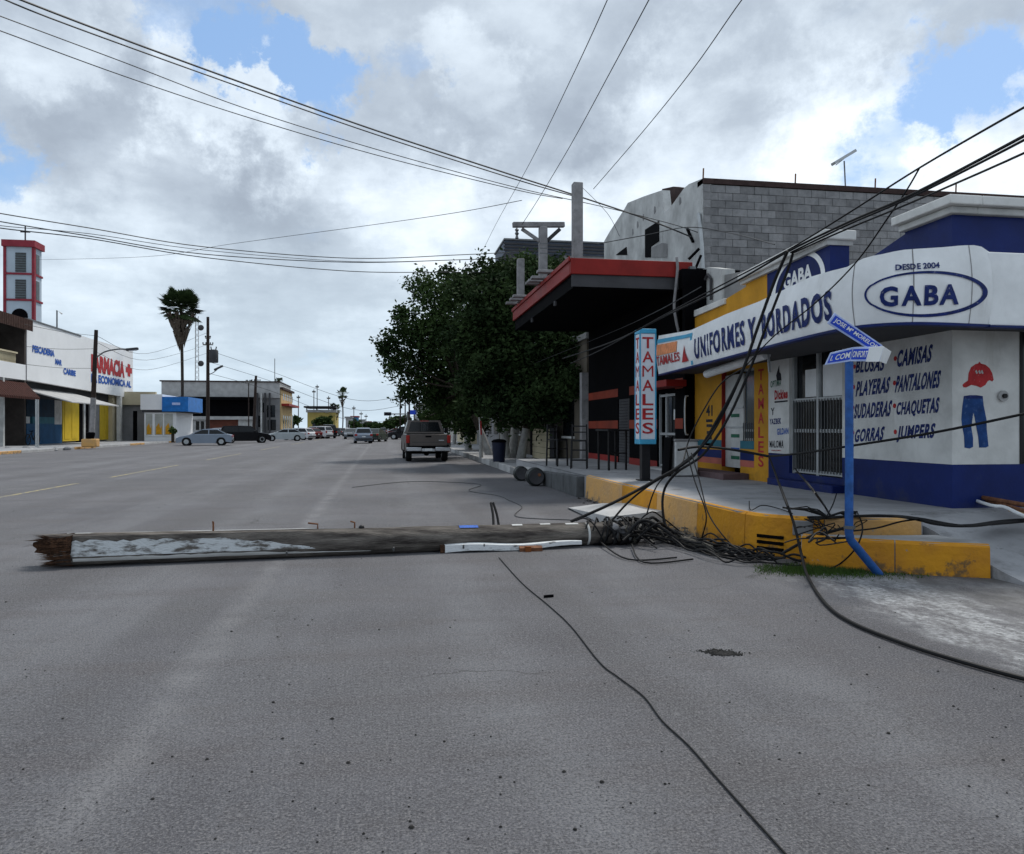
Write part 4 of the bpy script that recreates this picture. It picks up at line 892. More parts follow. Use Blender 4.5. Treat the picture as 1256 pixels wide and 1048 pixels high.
# dark roofed building behind the canopy
p0 = at(625,294,60); p1_ = at(742,299,60)
fb_ = thing('flat_roof_building', 'distant building with a dark slatted roof edge seen above the red canopy', 'building', (p0.x+5,p0.y,0))
bx('wall','greywall',fb_, 14,28, p0.y,p0.y+12, 0,p0.z-1.0, smooth=False)
bx('roof_slab','steel',fb_, p0.x-.5,28, p0.y-.4,p0.y+5, p0.z-.12,p0.z, smooth=False)
for z in (.3,.55,.8): bx('roof_slat','greydk',fb_, p0.x-.5,28, p0.y-.3,p0.y-.2, p0.z-z-.14,p0.z-z, smooth=False)
bx('roof_box',mat('blue_grey_sheet',(.08,.10,.14),.6,.2,2),fb_, p0.x-.4,28, p0.y-.19,p0.y+5, p0.z-1.05,p0.z-.121, smooth=False)
# ================================================================== BLUE STREET SIGN ON A BENT POST
pb = on_z(1077,705,0); pk = at(1042,661,7.78); pt = at(1041.5,444,8.1)
ss = thing('street_sign', 'bent blue post with two twisted blue street name plates at the kerb corner', 'street sign', pb)
build('post', MB().tube([pb+Vector((.03,0,-.02)), pk+(pb-pk)*.12, pk+(pb-pk)*.03, pk+Vector((0,.01,.06)), at(1041.7,560,7.9), pt], .042, 12), 'bluepost', ss)
build('clamp', MB().tube([pk+Vector((0,0,.10)), pk+Vector((0,0,.13))], .055, 12), 'steel', ss)
def plate(name, pts, m, th=.012, parent=ss):
    P = [Vector(p) for p in pts]; nr = (P[1]-P[0]).cross(P[2]-P[1]).normalized()
    if nr.dot(Vector((0,0,EYE))-P[0]) > 0: nr = -nr
    return build(name, MB().prism(P, nr*th), m, parent, bevel=.003)
TL, TR, BR, BL = at(1024,384,8.05), at(1083,424,8.25), at(1072,433,8.25), at(1015,397,8.05)
plate('upper_plate', [TL,TR,BR,BL], 'signpale')
def inset(TL,TR,BR,BL,a,b,off=.005):
    f = quadfn(TL,TR,BR,BL); nr = (TR-TL).cross(BR-TR).normalized()
    if nr.dot(Vector((0,0,EYE))-TL) < 0: nr = -nr
    return [f(u,v)+nr*off for u,v in ((a,1-b),(1-a,1-b),(1-a,b),(a,b))]
i1 = inset(TL,TR,BR,BL,.03,.14); build('plate_field', MB().quad(*i1), 'signblue', ss, smooth=False)
i2 = inset(TL,TR,BR,BL,.06,.27,.008); lettering('JOSE Mª MORELOS', quadfn(*i2), 'signwhite', ss, bold=.02)
TL, TR, BR, BL = at(1019,433,8.0), at(1047,426,8.05), at(1043,443.5,8.05), at(1012,448,8.0)
TR2, BR2 = at(1084,425,8.1), at(1079,443.5,8.1)
plate('lower_plate', [TL,TR,BR,BL], 'signpale'); plate('lower_plate', [TR,TR2,BR2,BR], 'signpale')
for q, a_ in (((TL,TR,BR,BL),.05),((TR,at(1066,425.5,8.08),at(1061,443.5,8.08),BR),.0)): build('plate_field', MB().quad(*inset(*q,a_,.14)), 'signblue', ss, smooth=False)
lettering('I. COM', quadfn(*inset(TL,TR,BR,BL,.10,.28,.008)), 'signwhite', ss, bold=.02)
lettering('ONFORT', quadfn(*inset(TR,at(1066,425.5,8.08),at(1061,443.5,8.08),BR,.02,.28,.008)), 'signwhite', ss, bold=.02)
q = (TR2, at(1093.5,431.5,8.25), at(1087,447,8.25), BR2); plate('folded_end', q, 'signwhite')
q = (at(1067,425.8,8.0), at(1084,424.8,8.0), at(1078.5,444,8.0), at(1062,444,8.0)); plate('sticker', [p-ray(1070,430)*0 for p in q], 'signwhite')
# ================================================================== THE FALLEN POLE
A = on_z(64,698,0); B = on_z(778,668,0); ax = (B-A).normalized(); side = Vector((ax.y,-ax.x,0))   # side: towards the camera
if side.y > 0: side = -side
RA, RB = .175, .138; PL = (B-A).length
cA = A-side*RA*.8+Vector((0,0,RA)); cB = B-side*RB*.8+Vector((0,0,RB))
fpole = thing('fallen_pole', 'broken wooden utility pole lying across the road, white paint flaking at its splintered end', 'utility pole', ((A+B)/2))
def ringpt(s, ang, k=1.0):
    c = cA.lerp(cB, s); r = RA+(RB-RA)*s
    return c+side*(math.cos(ang)*r*k)+Vector((0,0,math.sin(ang)*r*k))
random.seed(11)
NSg, NA = 60, 28; vs = []; ph = [random.random() for _ in range(NA)]
jag = [random.uniform(-.15,.10)-(.20*math.exp(-((j/NA-.40)*5)**2)) for j in range(NA)]
ang0 = R(18)                     # direction the flat split face looks: towards the camera and a bit up
for i in range(NSg+1):
    s = i/NSg
    for j in range(NA):
        a = 2*math.pi*j/NA
        r_ = 1+.03*math.sin(a*3+ph[0]*6+s*7)+.018*math.sin(a*7+s*23)+.012*math.sin(s*61+a*2)
        cut = max(0, .30*(1-max(0,(s-.38))/.12)) if s > .38 else .30
        lim = 1-cut
        da = math.cos(a-ang0)
        if da*r_ > lim and cut > 0: r_ = lim/da*(1+.01*random.random())
        p = ringpt(s, a, r_)
        if i == 0: p += ax*jag[j]
        elif i == 1: p += ax*jag[j]*.35
        vs.append(p)
fs = [[i*NA+j, i*NA+(j+1)%NA, (i+1)*NA+(j+1)%NA, (i+1)*NA+j] for i in range(NSg) for j in range(NA)]+[[NSg*NA+j for j in range(NA)]]
build('shaft', MB().add(vs, fs), 'wood', fpole)
# hollow splintered heart
hv = [ringpt(0, 2*math.pi*j/NA, .9)+ax*(jag[j]+.0) for j in range(NA)]+[ringpt(0, 2*math.pi*j/NA, .45)+ax*random.uniform(.1,.3) for j in range(NA)]+[cA+ax*.3]
build('broken_heart', MB().add(hv, [[j,(j+1)%NA,(j+1)%NA+NA,j+NA] for j in range(NA)]+[[NA+j,NA+(j+1)%NA,2*NA] for j in range(NA)]), 'woodraw', fpole, smooth=False)
mb = MB()
for k in range(420):
    a = random.uniform(0, 2*math.pi); kk = random.uniform(.55,.99); p = ringpt(0, a, kk)+ax*.18; l = random.uniform(.06,.36)+.34*random.random()*math.exp(-((math.cos(a)+.3)**2+(math.sin(a)-.5)**2)*1.5)
    d = (-ax+Vector((random.gauss(0,.05),random.gauss(0,.05),random.gauss(0,.05)))).normalized(); q = p+d*l; q.z = max(q.z,.012); w = random.uniform(.003,.016); sd_ = d.orthogonal().normalized(); s2 = d.cross(sd_)
    mb.add([p+sd_*w,p-sd_*w*.5+s2*w,p-sd_*w*.5-s2*w,q], [[0,1,3],[1,2,3],[2,0,3]])
build('splinters', mb, 'woodraw', fpole, smooth=False, kind='stuff')
# painted flat face and the two bright paint edges
lim = .70; hwid = math.sqrt(1-lim*lim)
def facept(s, t, out=.006):       # t -1..1 across the flat face (1 = upper edge)
    c = cA.lerp(cB, s); r = RA+(RB-RA)*s; n_ = side*math.cos(ang0)+Vector((0,0,math.sin(ang0))); u_ = -side*math.sin(ang0)+Vector((0,0,math.cos(ang0)))
    return c+n_*(lim*r+out)+u_*(hwid*r*t)
vs = []; M_ = 40
for i in range(M_+1):
    s = .012+i/M_*.40; k = 1 if i < M_-16 else ((M_-i)/16)**.8
    vs += [facept(s,-.80), facept(s, -.80+1.5*max(k,.05)*random.uniform(.82,1.0), .007)]
build('painted_face', MB().add(vs, [[i*2,i*2+1,i*2+3,i*2+2] for i in range(M_)]), 'flake', fpole, smooth=False)
def strip(s0, s1, a0, a1, m, k=1.02, name='paint_strip', taper=True):
    vs = []; n = 40
    for i in range(n+1):
        s = s0+(s1-s0)*i/n; tt = (1 if i < n*.55 else (n-i)/(n*.45)) if taper else 1
        w = (a1-a0)*tt*(.85+.3*random.random()); vs += [ringpt(s, a0, k), ringpt(s, a0+w*.5, k+.02), ringpt(s, a0+w, k)]
    return build(name, MB().add(vs, [[i*3+j,i*3+j+1,i*3+j+4,i*3+j+3] for i in range(n) for j in (0,1)]), m, fpole)
strip(.03,.50,R(-38),R(-22),'white',1.03); strip(.015,.42,R(92),R(108),'whiteold',1.02)
strip(.66,.695,R(60),R(105),'blueprint',1.012,'blue_paint_mark',False); strip(.815,.835,R(75),R(110),'whiteold',1.012,'pale_paint_mark',False); strip(.76,.78,R(70),R(105),'whiteold',1.012,'pale_paint_mark',False); strip(.865,.89,R(70),R(105),'whiteold',1.012,'pale_paint_mark',False)
sB = .905
vs = []
for k in (0,1):
    for j in range(17): vs.append(ringpt(sB+k*.0045, R(-60)+R(190)*j/16, 1.03))
build('white_band', MB().add(vs, [[j,j+1,18+j,17+j] for j in range(16)]), 'white', fpole)
for px, h, dx in ((263,.10,.04),(390,.06,-.06),(437,.07,.0),(697,.0,0)):
    if h == 0: continue
    s = (at(px,645,8.9)-cA).dot(ax)/PL; p = ringpt(s, R(95), .95)
    build('step_bolt', MB().tube([p, p+Vector((0,0,h)), p+Vector((dx-.05,0,h+.015))], .011, 6), 'rust', fpole)
for px in (485,605,352,577):
    s = (at(px,668,8.9)-cA).dot(ax)/PL; p = ringpt(s, R(-35), .95)
    build('step_bolt', MB().tube([p, p+side*.10+Vector((0,0,-.01)), p+side*.11+Vector((0,0,.03))], .010, 6), 'steel', fpole)
for px, tx, ty in ((606,602,617),(613,605,617)):
    s = (at(px,643,9.6)-cA).dot(ax)/PL; p = ringpt(s, R(100), .9); q = at(tx,ty,9.85)
    build('cable_stub', MB().tube(smoothpath([p,(p+q)/2+Vector((.01,0,0)),q],4), .016, 8), 'cable', fpole)
c = ringpt((at(444,650,9.1)-cA).dot(ax)/PL, R(88), 1.0); build('knot', MB().ball(c, .035, 8, 6), 'blackm', fpole)
# knocked-off hardware at the pole head
hd = ringpt(.985, 0, 0)
build('iron_collar', MB().tube([cA.lerp(cB,.955),cA.lerp(cB,.965)], RB*1.1, 20), 'steel', fpole)
build('rack', MB().bar(hd+Vector((-.2,-.1,.14)), hd+Vector((.05,-.16,-.06)), .05), 'steel', fpole); build('rack', MB().bar(hd+Vector((-.05,-.2,.10)), hd+Vector((.12,-.1,-.1)), .06), 'woodgrey', fpole)
for k in range(5): c = hd+Vector((random.uniform(-.3,.15), -.17+random.uniform(-.03,.03), random.uniform(-.06,.12))); build('insulator', MB().lathe([(.02,-.05),(.045,-.03),(.025,0),(.045,.03),(.02,.05)], c, random.choice('xyz'), 8), 'post' if k%2 else 'greydk', fpole)
# white splinter plank
a = on_z(545,678,0); b = on_z(712,671,0); a.z = .055; b.z = .06
pk_ = thing('broken_plank', 'long white painted splinter of wood lying in front of the fallen pole', 'plank', (a+b)/2)
n = 24; vs = []
for i in range(n+1):
    t = i/n; c = a.lerp(b,t)+Vector((0,-.07*math.sin(t*2.2),.012*math.sin(t*9))); w = .055*(1-.75*t**2)+.004*math.sin(i*3.1); h = .05*(1-.5*t)
    vs += [c+side*w-Vector((0,0,h)), c+side*w+Vector((0,0,h*.7)), c-side*w*.4+Vector((0,0,h)), c-side*w-Vector((0,0,h))]
build('wood', MB().add(vs, [[i*4+j,i*4+(j+1)%4,(i+1)*4+(j+1)%4,(i+1)*4+j] for i in range(n) for j in range(4)]+[[0,1,2,3],[n*4+3,n*4+2,n*4+1,n*4]]), mat('chipped_white_wood',(.10,.09,.085),.85,.3,9,.6,50,col2=(.68,.70,.71),lo=.30,hi=.42,stretch=(.5,1.5,1.5)), pk_, smooth=False)
build('raw_end', MB().obox(a+Vector((-.02,0,0)), (.03,0,0), (0,.05,.01), (0,0,.045)), 'woodraw', pk_)
c = on_z(652,677,0); rp = thing('rust_fragment', 'small orange-brown rusty metal fragment in front of the white plank', 'metal scrap', c)
build('plate', MB().obox(c+Vector((0,.05,.03)), (.14,.0,.0), (0,.03,.01), (0,.0,.022)), 'rust', rp); build('lug', MB().obox(c+Vector((-.04,.02,.03)), (.035,0,0), (0,.03,0), (0,0,.035)), mat('orange_rust',(.22,.07,.02),.8,.3,20), rp)
# ================================================================== FALLEN AND HANGING CABLES
def cable(label, pts, r=.02, m='cable', name='cable', cat='cable', group=None, seg=6, n=7):
    P = smoothpath(pts, seg); 
    o = build(name, MB().tube(P, r, n), m, None, base=P[0]); return tag(o, label, cat, group)
g = lambda px, py, z=.02: on_z(px, py, z)
cable('long thin black wire snaking over the road towards the bottom edge of the photo',
  [g(612,684,.01),g(640,715,.008),g(672,742,.008),g(700,768,.008),g(735,812,.008),g(760,832,.008),g(790,855,.008),g(812,884,.008),g(845,915,.008),g(880,955,.008),g(925,1005,.008),g(975,1060,.008)], 0.0047)
cable('thick black cable falling from the yellow shop and running over the lower right road',
  [on_x(944,562,6.9),at(958,600,9.1),at(973,640,8.4),at(983,680,8.15),g(991,708,.03),g(1012,740,.02),g(1045,764,.02),g(1110,790,.02),g(1180,812,.02),g(1270,836,.02),g(1400,864,.02)], 0.0151)
cable('taut black cable crossing the shop front from the right edge to the yellow shop',
  [at(1300,498,7.5),at(1256,508,8),at(1150,530,8.6),at(1045,547,9.3),at(976,557,10.2),at(943,560,11)], 0.0151)
cable('black cable sagging across the yellow shop front to the tangle above the kerb', [at(943,560,11),at(900,552,11.2),at(860,548,11.4),at(832,552,11)], 0.0187)
# the bundle from the upper right to the knot, and on down to the tangle
K = at(968,306,9.6)
cable('uppermost black cable of the bundle coming down from the upper right', [at(1330,92,5.2),at(1256,132,6.0),at(1128,206,7.6),at(1040,262,8.7),K,at(900,342,10.5),at(820,384,12),at(740,428,15),at(700,446,19)], 0.0101)
cable('thickest black cable of the bundle running from the right edge to the knot', [at(1330,124,5.2),at(1256,167,6.0),at(1120,238,7.6),at(1040,273,8.7),K+Vector((0,0,-.02)),at(900,347,10.5),at(820,386,12.2),at(750,420,15),at(690,440,20)], 0.0137)
cable('second thick cable running just under the thickest one to the knot', [at(1330,128,5.3),at(1256,172,6.1),at(1120,241,7.7),at(1040,276,8.8),K+Vector((.02,0,-.04))], 0.0115)
cable('lowest black cable of the bundle entering at the right edge', [at(1330,148,5.3),at(1256,188,6.0),at(1110,252,7.8),at(1030,285,8.9),K+Vector((.04,0,-.05))], 0.0101)
cable('thin cable crossing the bundle from above the antenna down across the curved sign board', [at(1128,206,7.6),at(1113,232,7.8),at(1090,266,8.1),at(1050,322,8.7),at(1000,372,9.4),at(950,412,10.2),at(912,452,10.8)], 0.0086)
Q = at(908,462,10.0)
cable('heavy black drop cable hanging from the knot to the tangle', [K+Vector((-.02,0,-.02)),at(950,345,9.8),at(930,400,9.9),Q,at(880,515,10.2),at(850,560,10.3),at(806,588,10.3),at(750,618,10.2),at(700,640,10.1)], 0.0202)
cable('second drop cable beside the heavy one, bending down at the yellow kerb', [K+Vector((.05,0,-.05)),at(965,335,9.7),at(942,395,9.8),at(918,458,10),at(892,515,10.1),at(862,558,10.2),at(830,580,10.3),at(814,604,10.4),at(815,640,10.3),at(830,665,10.0)], 0.0173)
cable('third drop cable spreading to the left of the hanging bundle', [Q,at(895,492,10.2),at(868,540,10.2),at(835,570,10.4),at(790,600,10.6),at(765,622,10.6),at(742,650,10.3)], 0.0144)
cable('thin loop of cable swinging left of the hanging bundle', [at(912,452,10.8),at(885,470,11),at(862,505,11),at(845,540,11),at(835,572,10.6),at(812,588,10.5),at(801,606,10.4),at(793,632,10.4)], 0.0101)
cable('thin black wire hanging down over the kerb face, left of two', [at(842,552,10.2),at(852,590,9.9),at(864,622,9.6),at(866,640,9.5),g(860,662,.1)], 0.0086)
cable('thin black wire hanging down over the kerb face, right of two', [at(848,556,10.2),at(858,590,9.9),at(868,628,9.5),at(885,655,9.2),g(905,676,.06)], 0.0086)
cable('short wire with a hooked end on the top of the kerb', [on_z(919,615,.55),on_z(921,626,.5),on_z(935,620,.53),on_z(955,624,.5),on_z(972,630,.5)], 0.0065)
cable('bent black cable crossing the lower yellow kerb beside the sign post', [g(958,680,.10),at(985,665,8.6),at(1010,655,8.4),at(1035,648,8.3)], 0.0173)
cable('loop of cable hanging below the blue sign post on the kerb', [on_z(1052,630,.5),at(1058,648,8.0),at(1050,672,7.9),g(1030,692,.06),g(1010,700,.02)], 0.0086)
for i in range(7):
    j = lambda s=.06: Vector((random.gauss(0,s),random.gauss(0,s),0))
    cable('black cable in the thick bundle lying over the raised pavement', [on_z(1000,636,.50)+j(),on_z(1040,634,.50)+j(.03),on_z(1085,633,.52+.02*i)+j(.02),on_z(1120,636,.53)+j(.03),on_z(1160,644,.50)+j(.05),on_z(1195,645,.48)+j(.06),on_z(1240,640,.46)+j(.05),on_z(1300,636,.50)+j(.03)], 0.0137, group='cables bundled on the raised pavement')
cable('black cable dipping below the pavement bundle before the yellow kerb end', [on_z(1040,652,.40),on_z(1075,648,.42),on_z(1105,640,.5),on_z(1130,637,.52)], 0.0094)
# ones hanging between wall base and platform knot
cable('black cable falling from the door sill to the pavement', [on_x(975,575,6.9),on_z(996,600,.9),on_z(1012,622,.52),on_z(1018,632,.5)], 0.0122)
cable('thin upright wire end standing in the pavement knot', [on_z(1026,606,.78),on_z(1022,618,.6),on_z(1015,632,.5)], 0.0072)
random.seed(21)
mb = MB()
spine = [on_z(715,662,.02),on_z(760,664,.02),on_z(800,662,.02),on_z(835,668,.02),on_z(870,678,.02),on_z(905,687,.02),on_z(945,690,.02),on_z(975,692,.02)]
SP = smoothpath(spine, 8)
for k in range(40):
    a = random.randint(0, len(SP)-18); b = min(len(SP)-1, a+random.randint(10, 34)); pts = []; off = Vector((random.gauss(0,.12),random.gauss(.0,.15),0)); am = random.uniform(.02,.14); f_ = random.uniform(.12,.5); p0_ = random.random()*6
    for i in range(a, b, 3):
        p = SP[i]+off+Vector((0,am*math.sin(i*f_*.4+p0_),0)); p.z = .02+abs(math.sin(i*.3*f_+p0_))*random.uniform(.01,.16); pts.append(p)
    if len(pts) > 2: mb.tube(smoothpath(pts, 4), random.choice((.006,.008,.010,.013)), 6)
for k in range(26):                  # coils round the head of the pole
    s = random.uniform(.93,1.01); pts = []; w = random.uniform(1.05,1.5); tl = random.uniform(-.1,.1); a0 = random.random()*6
    for i in range(11): a = a0+i*.55; p = ringpt(s+tl*(i/10-.5), a, w+random.uniform(-.08,.12)); p.z = max(p.z,.02); pts.append(p)
    mb.tube(smoothpath(pts, 3), random.choice((.007,.010,.013)), 6)
for k in range(18):                  # loops leaving the head towards the kerb
    p = on_z(random.uniform(745,790),random.uniform(652,664),.1); q = on_z(random.uniform(800,845),random.uniform(652,675),.05); h = random.uniform(.05,.32)
    mb.tube(smoothpath([p,(p*2+q)/3+Vector((0,random.gauss(0,.1),h)),(p+q*2)/3+Vector((0,random.gauss(0,.12),h*.7)),q], 5), random.choice((.010,.014,.02)), 6)
for (x0,y0),(x1,y1),(x2,y2) in (((735,664),(770,686),(830,684)),((775,668),(790,690),(850,686))):
    mb.tube(smoothpath([g(x0,y0,.06),g(x1,y1,.02),g(x2,y2,.02)],6), .010, 6)
build('cable_tangle', mb, 'cable', kind='stuff')
random.seed(4)
mb = MB()
for k in range(10):
    c = on_z(random.uniform(985,1040), random.uniform(640,662), .42)+Vector((0,-.05,0)); pts = [c+Vector((random.gauss(0,.14),random.gauss(0,.06),random.gauss(0,.05))) for _ in range(5)]
    mb.tube(smoothpath(pts,4), random.choice((.005,.007,.010)), 6)
for k in range(10):
    c = on_z(1015,634,.52); q = c+Vector((random.uniform(-.5,.4),random.uniform(-.2,.25),random.uniform(.0,.12)-.02)); mb.tube([c,(c+q)/2+Vector((0,0,random.uniform(0,.08))),q], random.choice((.007,.011)), 5)
build('kerb_cable_knot', mb, 'cable', kind='stuff')
mb = MB()                            # wood and leaf litter between tangle and kerb
for k in range(420):
    c = on_z(random.uniform(735,850), random.uniform(642,668), .0)+Vector((0,0,.01)); r = random.uniform(.015,.06); d = Vector((random.gauss(0,1),random.gauss(0,1),random.gauss(0,.35))).normalized()*r; e = d.orthogonal().normalized()*r*.35
    c.z += random.random()*.10; mb.add([c-d,c+e,c+d,c-e], [[0,1,2,3]])
build('leaf_litter', mb, 'woodgrey', kind='stuff', smooth=False)
for lb, a, b, w_, m_ in (('broken grey crossarm stub lying between tangle and yellow kerb',(795,648),(872,674),.07,'woodgrey'),('short broken board sticking out of the cable tangle',(742,648),(775,662),.06,'wood')):
    p, q = on_z(*a,.07), on_z(*b,.07); tag(build('crossarm_piece', MB().bar(p, q, w_, .09), m_, bevel=.01), lb, 'timber')
# rusty and white pipes on the side pavement
for lb, pts, r, m_ in (('rusty brown tube lying on the raised side pavement, the upper one',[on_z(1170,604,.62),on_z(1270,622,.60),on_z(1420,645,.6)],.028,'rust'),('thin dented white tube resting under the rusty tubes',[on_z(1182,609,.58),on_z(1215,620,.56),on_z(1232,622,.56),on_z(1256,633,.53),on_z(1330,660,.5)],.02,'signwhite'),('second rusty tube crossing behind the white one',[on_z(1178,606,.59),on_z(1240,622,.56),on_z(1300,640,.55)],.022,'rust')):
    cable(lb, pts, r, m_, 'metal_tube', 'tube', seg=3, n=10)
# grass at the kerb foot
gm = mat('kerb_grass',(.035,.075,.012),.9,.4,8,col2=(.06,.10,.02))
mb = MB(); random.seed(9)
for k in range(5200):
    px = random.gauss(1010,48) if random.random() < .8 else random.uniform(930,1140); py = random.gauss(701+(px-1010)*.03,3.2)
    if not 925 < px < 1150 or py < 690: continue
    c = on_z(px,py,0); h = random.uniform(.012,.05)*(1.2 if abs(px-1010)<50 else .7); a = random.random()*6.3; w = .004; l = random.uniform(0,.03)
    mb.add([c+Vector((w*math.cos(a),w*math.sin(a),0)),c-Vector((w*math.cos(a),w*math.sin(a),0)),c+Vector((l*math.cos(a*3),l*math.sin(a*3),h))], [[0,1,2]])
build('grass', mb, gm, kind='stuff', smooth=False)
# loose dark stones and dirt on the road
mb = MB(); random.seed(31)
def stone(c, r):
    n = 6; vs = [c+Vector((r*random.uniform(.7,1.2)*math.cos(2*math.pi*i/n), r*random.uniform(.7,1.2)*math.sin(2*math.pi*i/n), .001)) for i in range(n)]; vs += [c+(v-c)*.55+Vector((0,0,r*.6)) for v in vs]
    mb.add(vs, [[i,(i+1)%n,(i+1)%n+n,i+n] for i in range(n)]+[[n+i for i in range(n)]])
for px, py in ((510,902),(545,910),(692,947),(427,936),(738,960),(705,1018),(956,932),(981,924),(602,904),(465,773),(284,775),(335,862),(503,1008),(768,788),(950,780),(148,606),(195,623),(536,623),(620,620),(1090,900)):
    stone(on_z(px,py,.001), random.uniform(.007,.012))
for k in range(500):
    px, py = random.uniform(-60,1300), 600+450*random.random()**1.3; c = on_z(px,py,.001)
    if c.x > 4.0 and c.y > 6.7: continue
    stone(c, abs(random.gauss(0,.003))+.002)
build('loose_stones', mb, 'asphaltpatch', kind='stuff', smooth=False)
mb = MB()
for k in range(800):
    kx = random.choice((-9,2,2,9)); c = on_z(884+kx+random.gauss(0,5.5+abs(kx)*.4),801+kx*.18+random.gauss(0,1.3),.001); stone(c, random.uniform(.003,.009))
build('dirt_pile', mb, 'asphaltpatch', kind='stuff', smooth=False)
p = on_z(673,733,0); tag(build('wood_chip', MB().obox(p+Vector((0,0,.012)), (.045,.01,0), (0,.012,0), (0,0,.01)), 'black'), 'small dark chip lying across the thin road wire', 'debris')
# ================================================================== TREES
leafA = mat('dark_leaves',(.012,.024,.010),.8,.3,.8,col2=(.045,.075,.026),trans=.10,spec=.08)
leafB = mat('mid_leaves',(.014,.030,.010),.8,.3,.8,col2=(.055,.092,.028),trans=.14,spec=.1)
def crown(blobs, dens, size, seed):
    rnd = random.Random(seed); vs = []; fs = []
    for (c, r, sz) in blobs:
        n = int(dens*r*r*4)
        for k in range(n):
            d = Vector((rnd.gauss(0,1),rnd.gauss(0,1),rnd.gauss(0,1))).normalized()
            lump = .92+.30*math.sin(d.x*6+c.x*3)*math.sin(d.z*5+c.y)+.18*math.sin(d.y*9+d.z*7+c.z)
            q = r*lump*(rnd.random()**.42)*(1.0 if rnd.random() < .85 else rnd.uniform(1.0,1.38)); p = c+Vector((d.x*q,d.y*q,d.z*q*sz))
            s = size*rnd.uniform(.5,1.25); u = Vector((rnd.gauss(0,1),rnd.gauss(0,1),rnd.gauss(0,.6))).normalized(); w = u.cross(Vector((rnd.gauss(0,1),rnd.gauss(0,1),rnd.gauss(0,1)))).normalized()
            o = len(vs); vs += [p-u*s*.5, p+w*s*.28, p+u*s*.5, p-w*s*.28]; fs.append([o,o+1,o+2,o+3])
    m = MB(); m.v = vs; m.f = fs; return m
def tree(label, base, blobs, dens, size, lm, trunks, seed=1, th=.17, white=1.3):
    t = thing('street_tree', label, 'tree', base, 'trees along the right pavement')
    for (bx_, by_, tx, ty, tz) in trunks:
        b = Vector(base)+Vector((bx_,by_,0)); tp = Vector((base[0]+tx, base[1]+ty, tz)); mid = b.lerp(tp,.35)+Vector((.08,0,0))
        w = b+(mid-b)*min(1, white/max((mid-b).length,.1))
        build('trunk', MB().tube([b-Vector((0,0,.05)), b+(w-b)*.4, w], [th*1.15,th*.95,th*.9], 12), 'trunkw' if white > 0 else 'trunk', t)
        build('trunk', MB().tube([w, mid, (mid+tp)/2, tp], [th*.9,th*.8,th*.6,th*.35], 10), 'trunk', t)
        top = (mid+tp)/2
        for (c, r, sz) in blobs[::2]: build('limb', MB().tube(smoothpath([top, (top+c)/2+Vector((0,0,-.3)), c],4), th*.35, 6, r2=.02), 'trunk', t)
    build('crown', crown(blobs, dens, size, seed), lm, t, smooth=False); return t
def B_(px, py, d, rpx, sz=.9): return (at(px,py,d), rpx*d/F, sz)
base1 = on_z(630,562,.2)
tree('big dark willowy street tree nearest the restaurant canopy', base1, [B_(640,400,31,62),B_(604,372,30,42),B_(640,344,31,36),B_(672,338,32,30),B_(604,340,32,28),B_(690,420,29,38),B_(672,360,30,36),B_(608,440,31,58),B_(668,480,30,48),B_(620,492,31,38),B_(588,476,32,32),B_(705,470,28,26),B_(648,505,32,24),B_(590,410,31,40),B_(572,352,32,26),B_(572,500,33,16)], 640, .20, leafA, [(-.35,0,-.8,.3,4.5),(.35,.2,1.0,-.2,5),(.02,.5,.3,.6,5)], 3, .2)
base2 = on_z(603,558,.2)
tree('broad-leaved street tree whose crown reaches out furthest over the road', base2, [B_(548,400,38,48),B_(520,352,38,26),B_(548,362,37,30),B_(500,408,37,30),B_(478,424,37,19),B_(512,450,38,38),B_(556,450,39,46),B_(530,410,37,40),B_(482,448,37,17),B_(500,482,38,18),B_(535,486,39,30),B_(492,384,37,14),B_(522,512,42,12),B_(572,500,40,30),B_(548,335,38,14),B_(470,430,37,11)], 270, .21, leafB, [(-.1,0,-2.2,.5,5)], 8, .18)
base3 = on_z(575,552,.2)
tree('further shaded street tree hidden mostly behind the nearer crowns', base3, [B_(560,478,46,40),B_(545,505,46,22),B_(575,515,44,28),B_(580,450,46,40)], 300, .30, leafA, [(0,0,-.8,.3,4.5)], 12, .2)
base4 = Vector((5.6,62,.2))
tree('small green street tree beyond the parked pickup truck', base4, [(Vector((4.8,60,3.6)),2.0,.8),(Vector((5.6,63,4.2)),2.0,.8)], 160, .3, leafB, [(0,0,0,0,3.5)], 14, .15)
def bush(label, px, py, d, rx, name='far_tree', n=1, m=leafB, h=None, sz=.75):
    p = at(px,py,d); b = Vector((p.x,p.y,.1)); t = thing(name, label, 'tree', b)
    build('trunk', MB().tube([b, Vector((b.x,b.y,p.z))], .15, 8), 'trunk', t)
    build('crown', crown([(p+Vector((i*rx*d/F*1.1,0,0)), rx*d/F, sz) for i in range(n)], 60 if d > 90 else 120, d*.0055, int(px)), m, t, smooth=False)
bush('low round green tree right of the yellow corner building', 360,516,150,8); bush('wide low green hedge tree before the yellow roofed building', 392,517,140,8,n=2); bush('dark green tree beyond the red car at the far crossing', 487,516,130,8,n=2); bush('dark green shrub between the white shop and the silver sedan', 212,528,74,5)
bush('small green tree beside the far grey building', 350,518,170,7)
